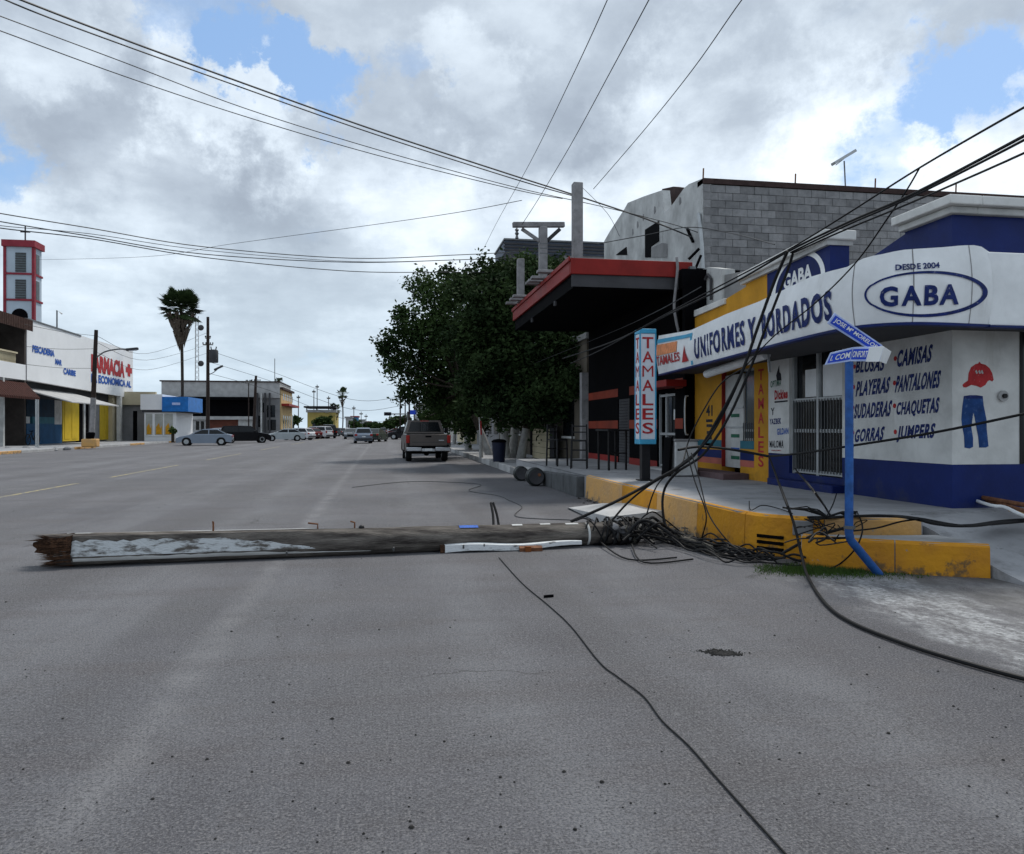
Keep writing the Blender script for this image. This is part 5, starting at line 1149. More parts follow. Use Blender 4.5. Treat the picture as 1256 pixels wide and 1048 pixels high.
# palms
frond = mat('palm_green',(.018,.035,.012),.6,.3,3,col2=(.045,.075,.025)); dead = mat('dead_palm_skirt',(.045,.036,.028),.95,.3,5,col2=(.10,.078,.058))
def palm(label, px, ybase_d, ytop, rpx, skirt, d, trunk_r=.16):
    c = at(px, ytop+rpx, d); b = Vector((c.x,c.y,.1)); rr = rpx*d/F; rnd = random.Random(int(px)); t = thing('palm_tree', label, 'palm tree', b)
    sk = skirt*d/F
    build('trunk', MB().tube(smoothpath([b, b+Vector((.15,0,c.z*.4)), c],4), [trunk_r*1.4]+[trunk_r]*8 if False else trunk_r, 8), 'trunk', t)
    fm = MB()
    for k in range(80 if d < 120 else 30):
        el = rnd.uniform(-.75,1.25); az = rnd.random()*6.283; dv = Vector((math.cos(az)*math.cos(el),math.sin(az)*math.cos(el),math.sin(el))); tip = c+dv*rr*rnd.uniform(.45,.75); sd_ = dv.cross(Vector((0,0,1))).normalized() if abs(dv.z)<.99 else Vector((1,0,0)); upv = sd_.cross(dv)
        fm.bar(c, tip, .05)
        nb = 13
        for q in range(nb):
            a = (q/(nb-1)-.5)*2.9; e = tip+(dv*math.cos(a)+sd_*math.sin(a))*rr*.48+Vector((0,0,-.06*rr*abs(a))); wv = (dv*-math.sin(a)+sd_*math.cos(a))*rr*.075
            fm.add([tip, tip.lerp(e,.5)+wv, e, tip.lerp(e,.5)-wv], [[0,1,2,3]])
    build('fronds', fm, frond, t, smooth=False)
    km = MB()
    for k in range(260 if d < 120 else 80):
        f = rnd.random(); z = -f*sk-rr*.25; rad = rr*.62*(1-f)**.8+.16; az = rnd.random()*6.283; p = c+Vector((rad*math.cos(az),rad*math.sin(az),z)); l = sk*rnd.uniform(.12,.34); w = rr*rnd.uniform(.04,.12)
        tv = Vector((-math.sin(az),math.cos(az),0)); km.add([p+tv*w, p-tv*w, p+Vector((-math.cos(az)*rad*.35,-math.sin(az)*rad*.35,-l))], [[0,1,2]])
    build('dead_skirt', km, dead, t, smooth=False)
palm('tall fan palm with a brown dead skirt on the left side', 222, 0, 353, 25, 38, 85); palm('tall slim distant fan palm, the higher of the far pair', 420, 0, 475, 8, 12, 210); palm('short distant fan palm beside the higher one', 411, 0, 494, 8, 16, 190); palm('small palm on the roof line of the yellow corner building', 342.5, 0, 462, 6, 8, 172)
# ================================================================== VEHICLES
def car(name, label, cat, kind, paint, px, d, rz, plate=False, group=None, L_=None):
    spec = {'sedan':(4.5,1.76,1.43,.93,(.08,.27,.53,.76)), 'hatch':(4.1,1.72,1.50,.95,(.03,.14,.60,.77)), 'suv':(4.7,1.88,1.72,1.08,(.01,.07,.60,.74)), 'van':(4.8,1.9,1.95,1.05,(.0,.03,.70,.82))}[kind]
    L, Wd, Hh, zb, (c0,c1,c2,c3) = spec; L = L_ or L; hw = Wd/2; X = lambda u: u*L-L/2
    t = thing(name, label, cat, (0,0,0), group)
    wr = .33 if kind != 'suv' else .37; ur, uf = .20, .81
    def arch(u):
        return [(X(u)+ (wr+.05)*math.cos(a), wr+(wr+.05)*math.sin(a)) for a in [math.pi*k/8 for k in range(9)]]
    deck = zb+.02 if kind == 'sedan' else zb
    prof = [(X(0)+.02,.42),(X(0),.60),(X(0)+.01,.84),(X(.02),deck-.05),(X(c0)-.02,deck),(X(c1),zb),(X(c2),zb),(X(c3),zb-.01),(X(.93),zb-.17),(X(.985),zb-.30),(X(1),.50),(X(1)-.03,.26)]
    f = arch(uf); r = arch(ur); bot = [(X(1)-.12,.22)]+[p for p in f]+[(X(uf)-wr-.08,.20),(X(ur)+wr+.08,.20)]+[p for p in r]+[(X(0)+.12,.25)]
    prof = prof+bot; cx, cz = 0, .6
    ys = [(-hw,.985),(-hw+.07,1.0),(hw-.07,1.0),(hw,.985)]
    n = len(prof); vs = []; 
    for (y, k) in ys:
        for (x, z) in prof: vs.append((y*(1-.06*(abs(x)/(L/2))**4), cx+(x-cx)*(k if abs(k-1)<1e-6 else .988), z if k == 1.0 else (z-.02 if z > .7 else z)))
    fs = [[i*n+j,i*n+(j+1)%n,(i+1)*n+(j+1)%n,(i+1)*n+j] for i in range(3) for j in range(n)]+[list(range(n))[::-1],[3*n+j for j in range(n)]]
    build('body', MB().add(vs, fs), paint, t)
    # cabin
    cp = [(X(c0),zb-.01),(X(c1),Hh-.05),((X(c1)+X(c2))/2,Hh),(X(c2),Hh-.05),(X(c3),zb-.01)]
    def hwz(z): return hw-.06-(z-zb)/(Hh-zb)*.20
    vs = [(s*hwz(z),x,z) for s in (-1,1) for x,z in cp]; m_ = len(cp)
    build('cabin', MB().add(vs, [[i,(i+1)%m_,(i+1)%m_+m_,i+m_] for i in range(m_)]+[list(range(m_))[::-1],[m_+i for i in range(m_)]]), paint, t)
    def lerp2(p, q, a): return (p[0]+(q[0]-p[0])*a, p[1]+(q[1]-p[1])*a)
    for nm, p, q in (('rear_window',cp[0],cp[1]),('windshield',cp[4],cp[3])):
        a, b = lerp2(p,q,.14), lerp2(p,q,.90); nx = (-1 if nm=='rear_window' else 1)*.012
        build(nm, MB().quad((-hwz(a[1])+.07,a[0]+nx,a[1]+.008),(hwz(a[1])-.07,a[0]+nx,a[1]+.008),(hwz(b[1])-.07,b[0]+nx,b[1]+.008),(-hwz(b[1])+.07,b[0]+nx,b[1]+.008)), 'glass', t, smooth=False)
    zt2, zb2 = Hh-.11, zb+.05
    def xa(z, p, q): return p[0]+(q[0]-p[0])*(z-p[1])/(q[1]-p[1])
    mid = X((c1+c2)/2+.02)
    for s in (-1,1):
        for (xl, xr) in (((xa(zb2,cp[0],cp[1])+.10,xa(zt2,cp[0],cp[1])+.10),(mid-.04,mid-.04)),((mid+.04,mid+.04),(xa(zb2,cp[4],cp[3])-.10,xa(zt2,cp[4],cp[3])-.10))):
            build('side_window', MB().quad((s*(hwz(zb2)+.006),xl[0],zb2),(s*(hwz(zb2)+.006),xr[0],zb2),(s*(hwz(zt2)+.006),xr[1],zt2),(s*(hwz(zt2)+.006),xl[1],zt2)), 'glass', t, smooth=False)
        for u in (ur, uf):
            w = build('wheel', MB().lathe([(wr*.6,-.10),(wr*.95,-.10),(wr,-.07),(wr,.07),(wr*.95,.10),(wr*.6,.10)], (s*(hw-.12),X(u),wr), 'x', 18), 'rubber', t)
            build('rim', MB().lathe([(wr*.60,-.105),(wr*.62,-.0),(wr*.62,.0),(wr*.60,.105),(wr*.2,.09)], (s*(hw-.12),X(u),wr), 'x', 12), 'alu', w)
            build('arch_lining', MB().lathe([(wr+.045,-.08),(wr+.045,.08)], (s*(hw-.17),X(u),wr), 'x', 16), 'black', t)
        build('headlight', MB().obox((s*(hw-.26),X(.968),zb-.27), (.17,0,0), (0,.07,0), (0,0,.06)), 'lamp', t, bevel=.02)
        build('taillight', MB().obox((s*(hw-.14),X(0)+.02,zb-.14), (.12,0,0), (0,.03,0), (0,0,.09 if kind!='suv' else .16)), mat('tail_light_red',(.35,.02,.015),.3,.1,3), t, bevel=.015)
        build('mirror', MB().ball(Vector((s*(hw+.05),X(c3)-.35,zb+.08)), .08, 8, 6), paint, t)
    build('bumper', MB().box(-hw+.1,hw-.1,X(0)-.03,X(0)+.06,.34,.50), 'greydk', t, bevel=.02); build('grille', MB().box(-.4,.4,X(1)-.03,X(1)+.012,.42,.60), 'black', t)
    build('number_plate', MB().box(-.17,.17,X(0)-.04,X(0)-.031,.60,.70), 'signwhite', t)
    p = at(px, 525, d); t.location = (p.x,p.y,.004); t.rotation_euler = (0,0,rz); return t
silver = mat('silver_blue_paint',(.22,.26,.32),.3,.06,1,metal=.35); blackc = mat('black_car_paint',(.006,.006,.008),.22,.1,1); lightc = mat('light_silver_paint',(.42,.46,.48),.3,.06,1,metal=.3); redc = mat('dark_red_car_paint',(.12,.008,.008),.3,.1,1); whitec = mat('white_car_paint',(.62,.63,.65),.3,.05,1); greyc = mat('grey_car_paint',(.10,.11,.12),.3,.1,1,metal=.3)
car('parked_car','silver-blue sedan parked side-on nearest the white shop with yellow windows','car','sedan',silver,251.5,66,R(97))
car('parked_car','white hatchback roof showing just behind the silver-blue sedan','car','hatch',whitec,268,84,R(80))
car('parked_car','black estate car parked nose right behind the silver-blue sedan','car','suv',blackc,301,77,R(-75),L_=4.8)
car('parked_car','pale silver hatchback parked side-on right of the black car','car','sedan',lightc,349,88,R(100))
car('parked_car','white hatchback tail just right of the pale silver car','car','hatch',whitec,366,96,R(60))
car('parked_car','dark red car parked beyond the white hatchback tail','car','hatch',redc,376,104,R(55))
car('parked_car','white estate car parked before the dark van','car','suv',whitec,387,108,R(60))
car('parked_van','dark van, rightmost tall vehicle of the left parking row','van','van',blackc,400,112,R(20))
car('parked_car','grey small car parked beyond the dark van','car','hatch',greyc,412,138,R(50)); car('parked_car','distant white car at the far end of the left parking row','car','hatch',whitec,421,165,R(40))
mv = car('moving_car','silver-blue car with people driving away in the middle of the road','car','hatch',silver,445,76,R(4))
car('moving_car','dark green car just ahead to the right of the silver-blue one on the road','car','sedan',mat('dark_green_car_paint',(.02,.035,.025),.3,.1,1),461,84,R(-14))
oc = car('oncoming_car','small oncoming car with glowing headlights far down the road','car','sedan',greyc,430.5,105,R(180))
for s in (-1,1):
    h = build('lit_headlight', MB().ball(Vector((s*.62,2.24,.68)), .13, 10, 8), emis('lit_headlight',(1,.72,.40),5.0), oc); h.location = (0,0,0)
car('crossing_car','dark red car crossing the road before the far trees','car','sedan',redc,484,112,R(92))
car('crossing_car','dark car behind the pickup at the far right kerb','car','suv',blackc,498,100,R(80))
car('distant_car','grey car far along the street centre, near the horizon','car','hatch',greyc,470,190,R(0))
# pickup truck seen from behind
def pickup():
    pt_ = mat('pewter_truck_paint',(.115,.10,.092),.35,.08,1,metal=.35)
    t = thing('pickup_truck','pewter grey pickup truck parked at the right kerb under the trees','truck',(0,0,0)); hw = .98; zs = 1.22
    wr = .39; y0, y1 = 0, 5.4
    def arch(y): return [(y-(wr+.07)*math.cos(a), wr+(wr+.07)*math.sin(a)) for a in [math.pi*k/8 for k in range(9)]]
    prof = arch(1.2)+[(1.85,.48),(3.7,.48)]+arch(4.4)+[(5.1,.45),(5.35,.5),(5.4,.8),(5.3,1.05),(3.9,1.16),(2.3,zs),(.05,zs),(0,1.18),(.0,.62),(.1,.55)]
    n = len(prof); vs = [(x, y, z) for x, in_ in ((-hw,0),(-hw+.1,0)) for y, z in prof]
    for s in (-1,1):
        vs = [(s*hw, y, z if z < zs-.01 else z-.03) for y,z in prof]+[(s*(hw-.06), y, z) for y,z in prof]
        fs = [[j,(j+1)%n,(j+1)%n+n,j+n] for j in range(n)]+[list(range(n))[::-1],[n+j for j in range(n)]]
        build('side_panel', MB().add(vs, fs), pt_, t)
        for y in (1.2,4.4):
            w = build('wheel', MB().lathe([(wr*.55,-.13),(wr*.95,-.13),(wr,-.10),(wr,.10),(wr*.95,.13),(wr*.55,.13)], (s*(hw-.17),y,wr), 'x', 22), 'rubber', t)
            build('rim', MB().lathe([(wr*.55,-.135),(wr*.58,.0),(wr*.55,.135),(wr*.2,.11)], (s*(hw-.17),y,wr), 'x', 14), 'alu', w)
        build('taillight', MB().obox((s*(hw-.085),-.015,1.0), (.075,0,0), (0,.03,0), (0,0,.17)), mat('tail_light_red',(.35,.02,.015),.3,.1,3), t, bevel=.015)
        build('side_mirror', MB().obox((s*(hw+.17),3.75,1.36), (.09,0,0), (0,.05,0), (0,0,.12)), 'blackm', t, bevel=.02)
        build('mirror_arm', MB().bar((s*(hw-.05),3.8,1.25),(s*(hw+.1),3.75,1.32),.04), 'blackm', t)
    build('hood', MB().prism([(-hw+.06,3.9,1.15),(-hw+.06,5.3,1.04),(-hw+.06,5.38,.8),(-hw+.06,5.35,.5),(-hw+.06,3.9,.5)], (2*hw-.12,0,0)), pt_, t)
    build('bed_floor', MB().box(-hw+.06,hw-.06,.06,2.25,.68,.74), 'blackm', t); build('bed_front', MB().box(-hw+.06,hw-.06,2.2,2.28,.74,zs), pt_, t)
    # tailgate
    tg = build('tailgate', MB().box(-hw+.16,hw-.16,-.015,.05,.70,zs-.005), pt_, t, bevel=.02)
    build('handle', MB().box(-.13,.13,-.04,-.016,1.08,1.15), 'black', tg, bevel=.01); build('crease', MB().box(-.7,.7,-.022,-.016,.86,.875), 'greydk', tg); build('badge', MB().box(.45,.68,-.021,-.016,.93,.97), 'chrome', tg)
    build('rear_valance', MB().box(-hw+.06,hw-.06,.0,.2,.50,.69), 'black', t)
    bp = build('bumper', MB().box(-hw+.02,-.30,-.16,.02,.48,.66).box(.30,hw-.02,-.16,.02,.48,.66).box(-.301,.301,-.14,.02,.46,.60), 'chrome', t, bevel=.025)
    build('step_pad', MB().box(-hw+.05,hw-.05,-.155,-.03,.661,.675), 'black', bp)
    build('number_plate', MB().box(-.16,.16,-.152,-.141,.49,.60), 'signwhite', bp)
    # cab
    zr = 1.86
    cab = [(2.32,1.20),(2.38,1.30),(2.52,zr-.06),(2.7,zr),(3.6,zr),(3.85,zr-.08),(4.5,1.14)]
    def hz(z): return hw-.06-(z-1.2)/.66*.17
    vs = [(s*hz(z),y,z) for s in (-1,1) for y,z in cab]; m_ = len(cab)
    build('cab', MB().add(vs, [[i,(i+1)%m_,(i+1)%m_+m_,i+m_] for i in range(m_)]+[list(range(m_))[::-1],[m_+i for i in range(m_)]]), pt_, t)
    def yb(z): return 2.38+(z-1.30)/(zr-.06-1.30)*.14
    rw = build('rear_window', MB().quad((-.76,yb(1.32)-.012,1.32),(.76,yb(1.32)-.012,1.32),(.64,yb(1.77)-.012,1.77),(-.64,yb(1.77)-.012,1.77)), 'glass', t, smooth=False)
    for x in (-.20,.20): build('window_divider', MB().bar((x,yb(1.33)-.02,1.33),(x,yb(1.76)-.02,1.76),.025), 'blackm', rw)
    for x in (-.13,-.06,.0,.06,.13): build('grid_bar', MB().bar((x,yb(1.34)-.018,1.34),(x,yb(1.72)-.018,1.72),.008), 'steel', rw)
    build('brake_light', MB().box(-.2,.2,2.53,2.56,zr-.06,zr-.02), mat('tail_light_red',(.35,.02,.015),.3,.1,3), t)
    for s in (-1,1): build('side_window', MB().quad((s*(hz(1.28)+.008),2.6,1.28),(s*(hz(1.28)+.008),4.1,1.26),(s*(hz(1.76)+.008),3.72,1.76),(s*(hz(1.76)+.008),2.72,1.76)), 'glass', t, smooth=False)
    build('windshield', MB().quad((-.8,4.42,1.22),(.8,4.42,1.22),(.66,3.92,1.74),(-.66,3.92,1.74)), 'glass', t, smooth=False)
    for x in (-.3,0,.3): build('bed_rack_bar', MB().bar((-.85,2.1,zs+.02+.0*x),(.85,2.1,zs+.02+.0*x),.03), 'blackm', t) if x == 0 else None
    build('axle', MB().tube([(-.8,1.2,.38),(.8,1.2,.38)], .06, 8), 'black', t); build('differential', MB().ball(Vector((0,1.2,.38)), .15, 10, 8), 'black', t)
    build('hitch', MB().box(-.05,.05,-.24,-.1,.38,.46), 'black', t)
    p = on_z(525.5,567,0); t.location = (p.x,p.y,.002); t.rotation_euler = (0,0,R(1.0))
pickup()
for i, (px, py, d, r) in enumerate(((436,521,240,7),(451,522,330,5),(458,522,420,5),(478,520,300,7),(466,523,500,4))):
    bush(['round far tree above the oncoming car','small far tree left of the vanishing point','tiniest far tree near the vanishing point','far tree right of the vanishing point','faintest tree exactly at the vanishing point'][i], px, py, d, r)
# ================================================================== LEFT SIDE OF THE STREET
LX = -27.0
def ly_(px): return on_x(px, 500, LX).y
def lz(px, py): return on_x(px, py, LX).z
def lbox(name, m, par, px0, px1, pyt, pyb, pref, x0=LX-.3, x1=LX, **k):   # box on the left facade line between two picture columns; heights read at column pref
    return bx(name, m, par, x0, x1, ly_(px0), ly_(px1)-.01, lz(pref,pyb), lz(pref,pyt), smooth=False, **k)
h1 = thing('balcony_house', 'dark two-storey house with a balustraded balcony and tiled lean-to at the left edge', 'house', (LX-4,55,0))
ya, yb_ = ly_(-25), ly_(32)
dk = mat('dark_house_wall',(.05,.042,.038),.85,.3,1.5,.2,12); tile = mat('brown_roof_tiles',(.055,.028,.022),.9,.35,5,.4,20); dblue = mat('blue_wall_paint',(.02,.09,.20),.7,.2,1.2); dgl = 'glass'
bx('wall',dk,h1, LX-9,LX-2.2, ya,yb_, 0,lz(32,392)-.8, smooth=False)
bx('side_wall',dk,h1, LX-2.2,LX, yb_-.3,yb_, 0,lz(32,395), smooth=False)
zr = lz(32,391)
for k in range(26):
    y = ya+(yb_-ya)*k/26; build('roof_tile_row', MB().prism([(LX+.5,y+.02,zr-1.0),(LX-4,y+.02,zr+.4),(LX-4,y+.02,zr+1.2),(LX+.5,y+.02,zr-.15)], (0,(yb_-ya)/26-.06,0)), tile, h1, smooth=False)
zf0, zf1 = lz(25,466), lz(25,447)
bx('balcony_slab','signfar',h1, LX-2.2,LX+.1, ya,yb_-.31, zf0,zf1, smooth=False)
zr2 = lz(15,431)
bx('handrail','cream',h1, LX-.08,LX+.06, ya,yb_-1.5, zr2-.12,zr2, smooth=False)
bm_ = None
for k in range(26):
    y = ya+.3+(yb_-1.8-ya)*k/26; build('baluster', MB().lathe([(.055,0),(.03,.12),(.06,.35),(.03,.6),(.05,zr2-.15-zf1)], (LX-.05,y,zf1), 'z', 8), 'cream', h1)
for k in (0,1,2): bx('window','glass',h1, LX-2.21,LX-2.15, ya+1+k*2.4,ya+2.4+k*2.4, zf1+.6,zf1+2.6, smooth=False)
bx('column','whiteold',h1, LX-.15,LX+.1, ly_(2),ly_(2)+.25, .15,zf0, smooth=False)
for k in range(20):
    y = ya+(yb_-ya)*k/20; build('awning_tile_row', MB().prism([(LX+1.0,y+.02,zf0-1.5),(LX,y+.02,zf0-.35),(LX,y+.02,zf0-.18),(LX+1.0,y+.02,zf0-1.32)], (0,(yb_-ya)/20-.06,0)), mat('red_brown_tiles',(.05,.016,.012),.9,.35,5,.4,20), h1, smooth=False)
bx('door_frame','alu',h1, LX-2.19,LX-2.1, ly_(5),ly_(5)+.15, .15,2.9, smooth=False); bx('door_frame','alu',h1, LX-2.19,LX-2.1, ly_(12),ly_(12)+.15, .15,2.9, smooth=False)
bx('lower_wall',dblue,h1, LX-2.2,LX-2.1, ly_(14),yb_-.31, .15,3.6, smooth=False)
# long white sign-board building
h2 = thing('long_shop_building', 'long white building with painted blue and red signs above yellow doors', 'shop building', (LX-5,72,0))
y0, y1 = ly_(33), ly_(163)
zt0 = lz(33,392); zbt = lz(33,466)
build('sign_wall', MB().prism([(LX,y0,zbt),(LX,y0,zt0),(LX,y1,lz(163,431)),(LX,y1,lz(163,489))], (-.4,0,0)), 'signfar', h2, smooth=False)
build('roof_trim', MB().prism([(LX+.06,y0,zt0),(LX+.06,y0,zt0+.12),(LX+.06,ly_(99),zt0+.05),(LX+.06,ly_(99),zt0-.08)], (-.5,0,0)), 'steel', h2, smooth=False)
bx('roof','concrete',h2, LX-12,LX-.4, y0,y1, zbt,zbt+.2, smooth=False)
bx('end_wall','whiteold',h2, LX-12,LX-1.3, y1-.3,y1-.001, 0,zbt+1, smooth=False)
RXL = LX-1.0
def rbox(name, m, px0, px1, z0, z1, x0=RXL-.2, x1=RXL, **k):
    a = on_x(px0,500,RXL).y; b = on_x(px1,500,RXL).y; return bx(name, m, h2, x0, x1, a, b-.01, z0, z1, smooth=False, **k)
def zr_(px,py): return on_x(px,py,RXL).z
rbox('wall','greydk',33,165,zbt-1.3,zbt+.1)
rbox('wall',mat('dark_teal_wall',(.008,.03,.06),.7,.3,2),33,67,2.4,zbt-1.3); rbox('dado',dblue,33,67,.15,1.85); rbox('painted_band','teal',40,67,1.85,2.4); rbox('wall','whiteold',67,76,1.8,zbt-1.3); rbox('dado',dblue,67,76,.15,1.8)
rbox('door','doory',77,97,.3,zr_(88,490)); rbox('panel','doory',79,86,.5,zr_(88,494),RXL+.0,RXL+.03); rbox('panel','doory',88,95,.5,zr_(88,494),RXL+.0,RXL+.03)
rbox('lintel','greydk',77,97,zr_(88,490),zbt-1.3); rbox('opening','black',97,103,.15,zbt-1.3,RXL-.3,RXL-.1); rbox('pillar','whiteold',103,105,.15,zbt-1.3); rbox('opening','black',105,110,.15,zbt-1.3,RXL-.3,RXL-.1)
rbox('wall','greywall',110,122,.15,zbt-1.3); rbox('door','doory',122.5,127.5,.3,zr_(125,492)); rbox('door','doory',128,133,.3,zr_(125,492)); rbox('lintel','cream',122,133,zr_(125,492),zbt-1.3); rbox('pilaster','cream',133,148,.15,zbt,RXL-.2,RXL+.4)
bx('pilaster','white',h2, LX-.4,LX-.01, ly_(148),ly_(150), .15,zbt-.1, smooth=False)
ya2, yb2 = ly_(33), ly_(128)
build('lean_to_roof', MB().prism([(LX+3.2,ya2,zbt-1.75),(LX+3.2,ya2,zbt-1.67),(LX-.9,ya2,zbt-.5),(LX-.9,ya2,zbt-.6)], (0,yb2-ya2-6,0)), 'conclt', h2, smooth=False)
for px in (69,103): 
    p = on_z(px,547,.15); build('roof_post', MB().tube([(LX+3,p.y*.94,.15),(LX+3,p.y*.94,zbt-1.7)], .06, 8), 'alu', h2)
build('antenna', MB().tube([(LX-.2,ly_(73),zt0),(LX-.2,ly_(73),zt0+1.6),(LX+.2,ly_(73),zt0+1.3)], .06, 6), 'steel', h2)
def lt(txt, tl, tr, br, bl, m, bold=.03, par=h2): return lettering(txt, quadfn(*[on_x(px,py,LX+.03) for px,py in (tl,tr,br,bl)]), m, par, bold=bold)
lt('PESCADERIA',(40,423),(67,430),(67,438),(40,432),'blueprint',.05); lt('MAR',(68,440),(76,442),(76,449),(68,447),'blueprint',.05); lt('CARIBE',(78,451),(93,455),(93,462),(78,459),'blueprint',.05)
lt('FARMACIA',(112,434),(153,444),(153,464),(112,456),'redprint',.06); lt('+',(154.5,446),(162,448),(162,463),(154.5,461),'redprint',.10); lt('LA ECONOMICA AL',(112,458),(161,468),(161,476),(112,469),'blueprint',.05)
lt('?',(85,433),(89,434),(89,448),(85,447),'steel',.02) if False else None
# cream recess and white corner shop
h3 = thing('recess_house', 'low cream house with a dark door between the long building and white shop', 'house', (LX-3,90,0))
y2, y3 = ly_(163.5), ly_(176)
yA = y1+.05; XR = LX-1.5
zc_ = lz(165,497)
bx('wall','greywall',h3, XR-.2,XR, yA,ly_(178), .15,zc_, smooth=False); bx('fascia','cream',h3, XR,LX+.2, yA,ly_(180), zc_,lz(165,481), smooth=False)
bx('door','black',h3, XR+.0,XR+.05, yA+.6,yA+2.2, .15,3.2, smooth=False)
bx('back_wall','greywall',h3, -30,-24.1, 88,88.2, .1,on_y(170,497,88).z, smooth=False); bx('fascia','cream',h3, -29,-23.9, 87.5,88, on_y(170,497,88).z,on_y(170,481,88).z, smooth=False); bx('door','black',h3, on_y(163,520,87.9).x,on_y(168,520,87.9).x, 87.94,87.99, .15,3.3, smooth=False)
p = on_z(173,540,.15); bn = thing('dark_drum','dark blue drum standing by the white shop corner','drum',p); build('drum', MB().lathe([(.42,0),(.45,.3),(.43,.6),(.45,.9),(.42,1.15),(.36,1.2)], p, 'z', 14), mat('dark_blue_plastic',(.008,.012,.03),.5,.2,4), bn)
h4 = thing('white_corner_shop', 'small white corner shop with yellow price stickers in its windows and a blue sign', 'shop', (LX-2,96,0))
XS = LX+4.0
f4 = lambda px: on_y(px,520,84).x
x0_, x1_ = f4(177), f4(216); Y4 = 84
zz4 = lambda py: on_y(196,py,Y4).z
bx('wall','signfar',h4, x0_,x1_, Y4,Y4+7, .1,zz4(503), smooth=False); bx('fascia','signfar',h4, x0_-.3,f4(200), Y4-.25,Y4+7, zz4(503),zz4(484), smooth=False); bx('eave','greydk',h4, x0_-.2,x1_+.9, Y4-.15,Y4+7, zz4(506),zz4(503.1), smooth=False)
bsg = bx('blue_sign',mat('blue_shop_sign',(.015,.16,.50),.4,.2,2),h4, f4(200),f4(232), Y4-.4,Y4+6, zz4(505),zz4(487), smooth=False)
build('pale_print', MB().quad(on_y(211,494,Y4-.42),on_y(221,494,Y4-.42),on_y(221,497,Y4-.42),on_y(211,497,Y4-.42)), 'signpale', bsg, smooth=False)
for a, b in ((179,187),(190,200),(201.5,212)):
    bx('window',mat('pale_shop_window',(.42,.43,.40),.3,.2,1),h4, f4(a),f4(b), Y4-.03,Y4-.002, zz4(534),zz4(508), smooth=False); bx('window_frame','signwhite',h4, f4(a)-.08,f4(b)+.08, Y4-.06,Y4-.031, zz4(535.5),zz4(534), smooth=False)  # light interior put into the pane colour as a pale tone
    c = (f4(a)+f4(b))/2; w = (f4(b)-f4(a))*.36
    build('yellow_sticker', MB().prism([(c-w,Y4-.04,zz4(533)),(c+w,Y4-.04,zz4(533)),(c+w,Y4-.04,zz4(522)),(c+w*.5,Y4-.04,zz4(526)),(c,Y4-.04,zz4(519)),(c-w,Y4-.04,zz4(524))], (0,.008,0)), mat('amber_sticker',(.60,.30,.02),.6,.2,3), h4, smooth=False)
# church tower
TY = 112; tx0, tx1 = on_y(6,300,TY).x, on_y(41,300,TY).x; dT = on_x(51,300,tx1).y
tz = lambda py: on_y(22,py,TY).z
ch = thing('church_tower', 'square pale church bell tower with red edges and a cross on top', 'church tower', ((tx0+tx1)/2,TY+2,0))
pale = mat('pale_tower_plaster',(.40,.47,.54),.8,.1,.4); tred = mat('tower_red',(.24,.03,.045),.7,.2,1)
bx('shaft',pale,ch, tx0,tx1, TY,dT, 0,tz(300), smooth=False)
bx('cap',tred,ch, tx0-.3,tx1+.3, TY-.35,dT+.3, tz(303),tz(295), smooth=False); 
for x in (tx0,tx1): bx('edge_band',tred,ch, x-.17,x+.17, TY-.12,TY+.35, 0,tz(303.1), smooth=False)
for py in (336,368): bx('cross_band',tred,ch, tx0-.1,tx1+.15, TY-.15,dT+.1, tz(py+1.2),tz(py-1.2), smooth=False)
gw = mat('tower_louvre',(.11,.13,.14),.7,.2,2)
for a, b in ((310,334),(343,367)):
    w = bx('louvre_window',gw,ch, on_y(19,300,TY).x,on_y(32,300,TY).x, TY-.05,TY-.002, tz(b),tz(a), smooth=False)
    for k in range(8): z = tz(b)+(tz(a)-tz(b))*(k+.5)/8; build('louvre', MB().box(on_y(19,300,TY).x,on_y(32,300,TY).x,TY-.10,TY-.051,z-.05,z+.05), 'greydk', w, smooth=False)
    bx('side_window',gw,ch, tx1+.001,tx1+.05, TY+(dT-TY)*.3,TY+(dT-TY)*.7, tz(b),tz(a), smooth=False)
c = on_y(24,385,TY-.05); build('arched_opening', MB().prism([c+Vector((1.0*math.cos(a),0,1.0*math.sin(a)-.3)) for a in [math.pi*k/10 for k in range(11)]]+[c+Vector((-1.0,0,-2)),c+Vector((1.0,0,-2))], (0,.04,0)), 'black', ch, smooth=False)
c = on_y(31,296,TY+1); build('cross', MB().box(c.x-.07,c.x+.07,c.y-.07,c.y+.07,c.z,c.z+2.0).box(c.x-.6,c.x+.6,c.y-.07,c.y+.07,c.z+1.15,c.z+1.3), 'greydk', ch, smooth=False)
# big dark-fronted building, and the yellow corner building
BYY = 120
bxx = lambda px: on_y(px,500,BYY).x
bzz = lambda py: on_y(300,py,BYY).z
h5 = thing('warehouse', 'wide grey warehouse with a long black opening behind the parked cars', 'warehouse', (bxx(270),BYY+5,0))
bx('roof_band','conclt',h5, bxx(198),bxx(343), BYY,BYY+14, bzz(488),bzz(469), smooth=False); bx('roof_edge',cap,h5, bxx(196),bxx(343.5), BYY-.2,BYY+14, bzz(469),bzz(467.5), smooth=False)
bx('dark_void','black',h5, bxx(190),bxx(312), BYY+.3,BYY+13, bzz(511),bzz(488), smooth=False); bx('canopy_edge','black',h5, bxx(188),bxx(312), BYY-1.2,BYY+1, bzz(491),bzz(487.5), smooth=False)
bx('lower_band','conclt',h5, bxx(205),bxx(312), BYY-.3,BYY+13, bzz(515),bzz(511), smooth=False)
for a, b, m_ in ((205,222,'whiteold'),(222,252,'conclt'),(252,292,mat('brick_red_wall',(.13,.045,.03),.8,.3,1)),(292,312,'whiteold')): bx('lower_wall',m_,h5, bxx(a),bxx(b)-.02, BYY+.2,BYY+12, 0,bzz(515), smooth=False)
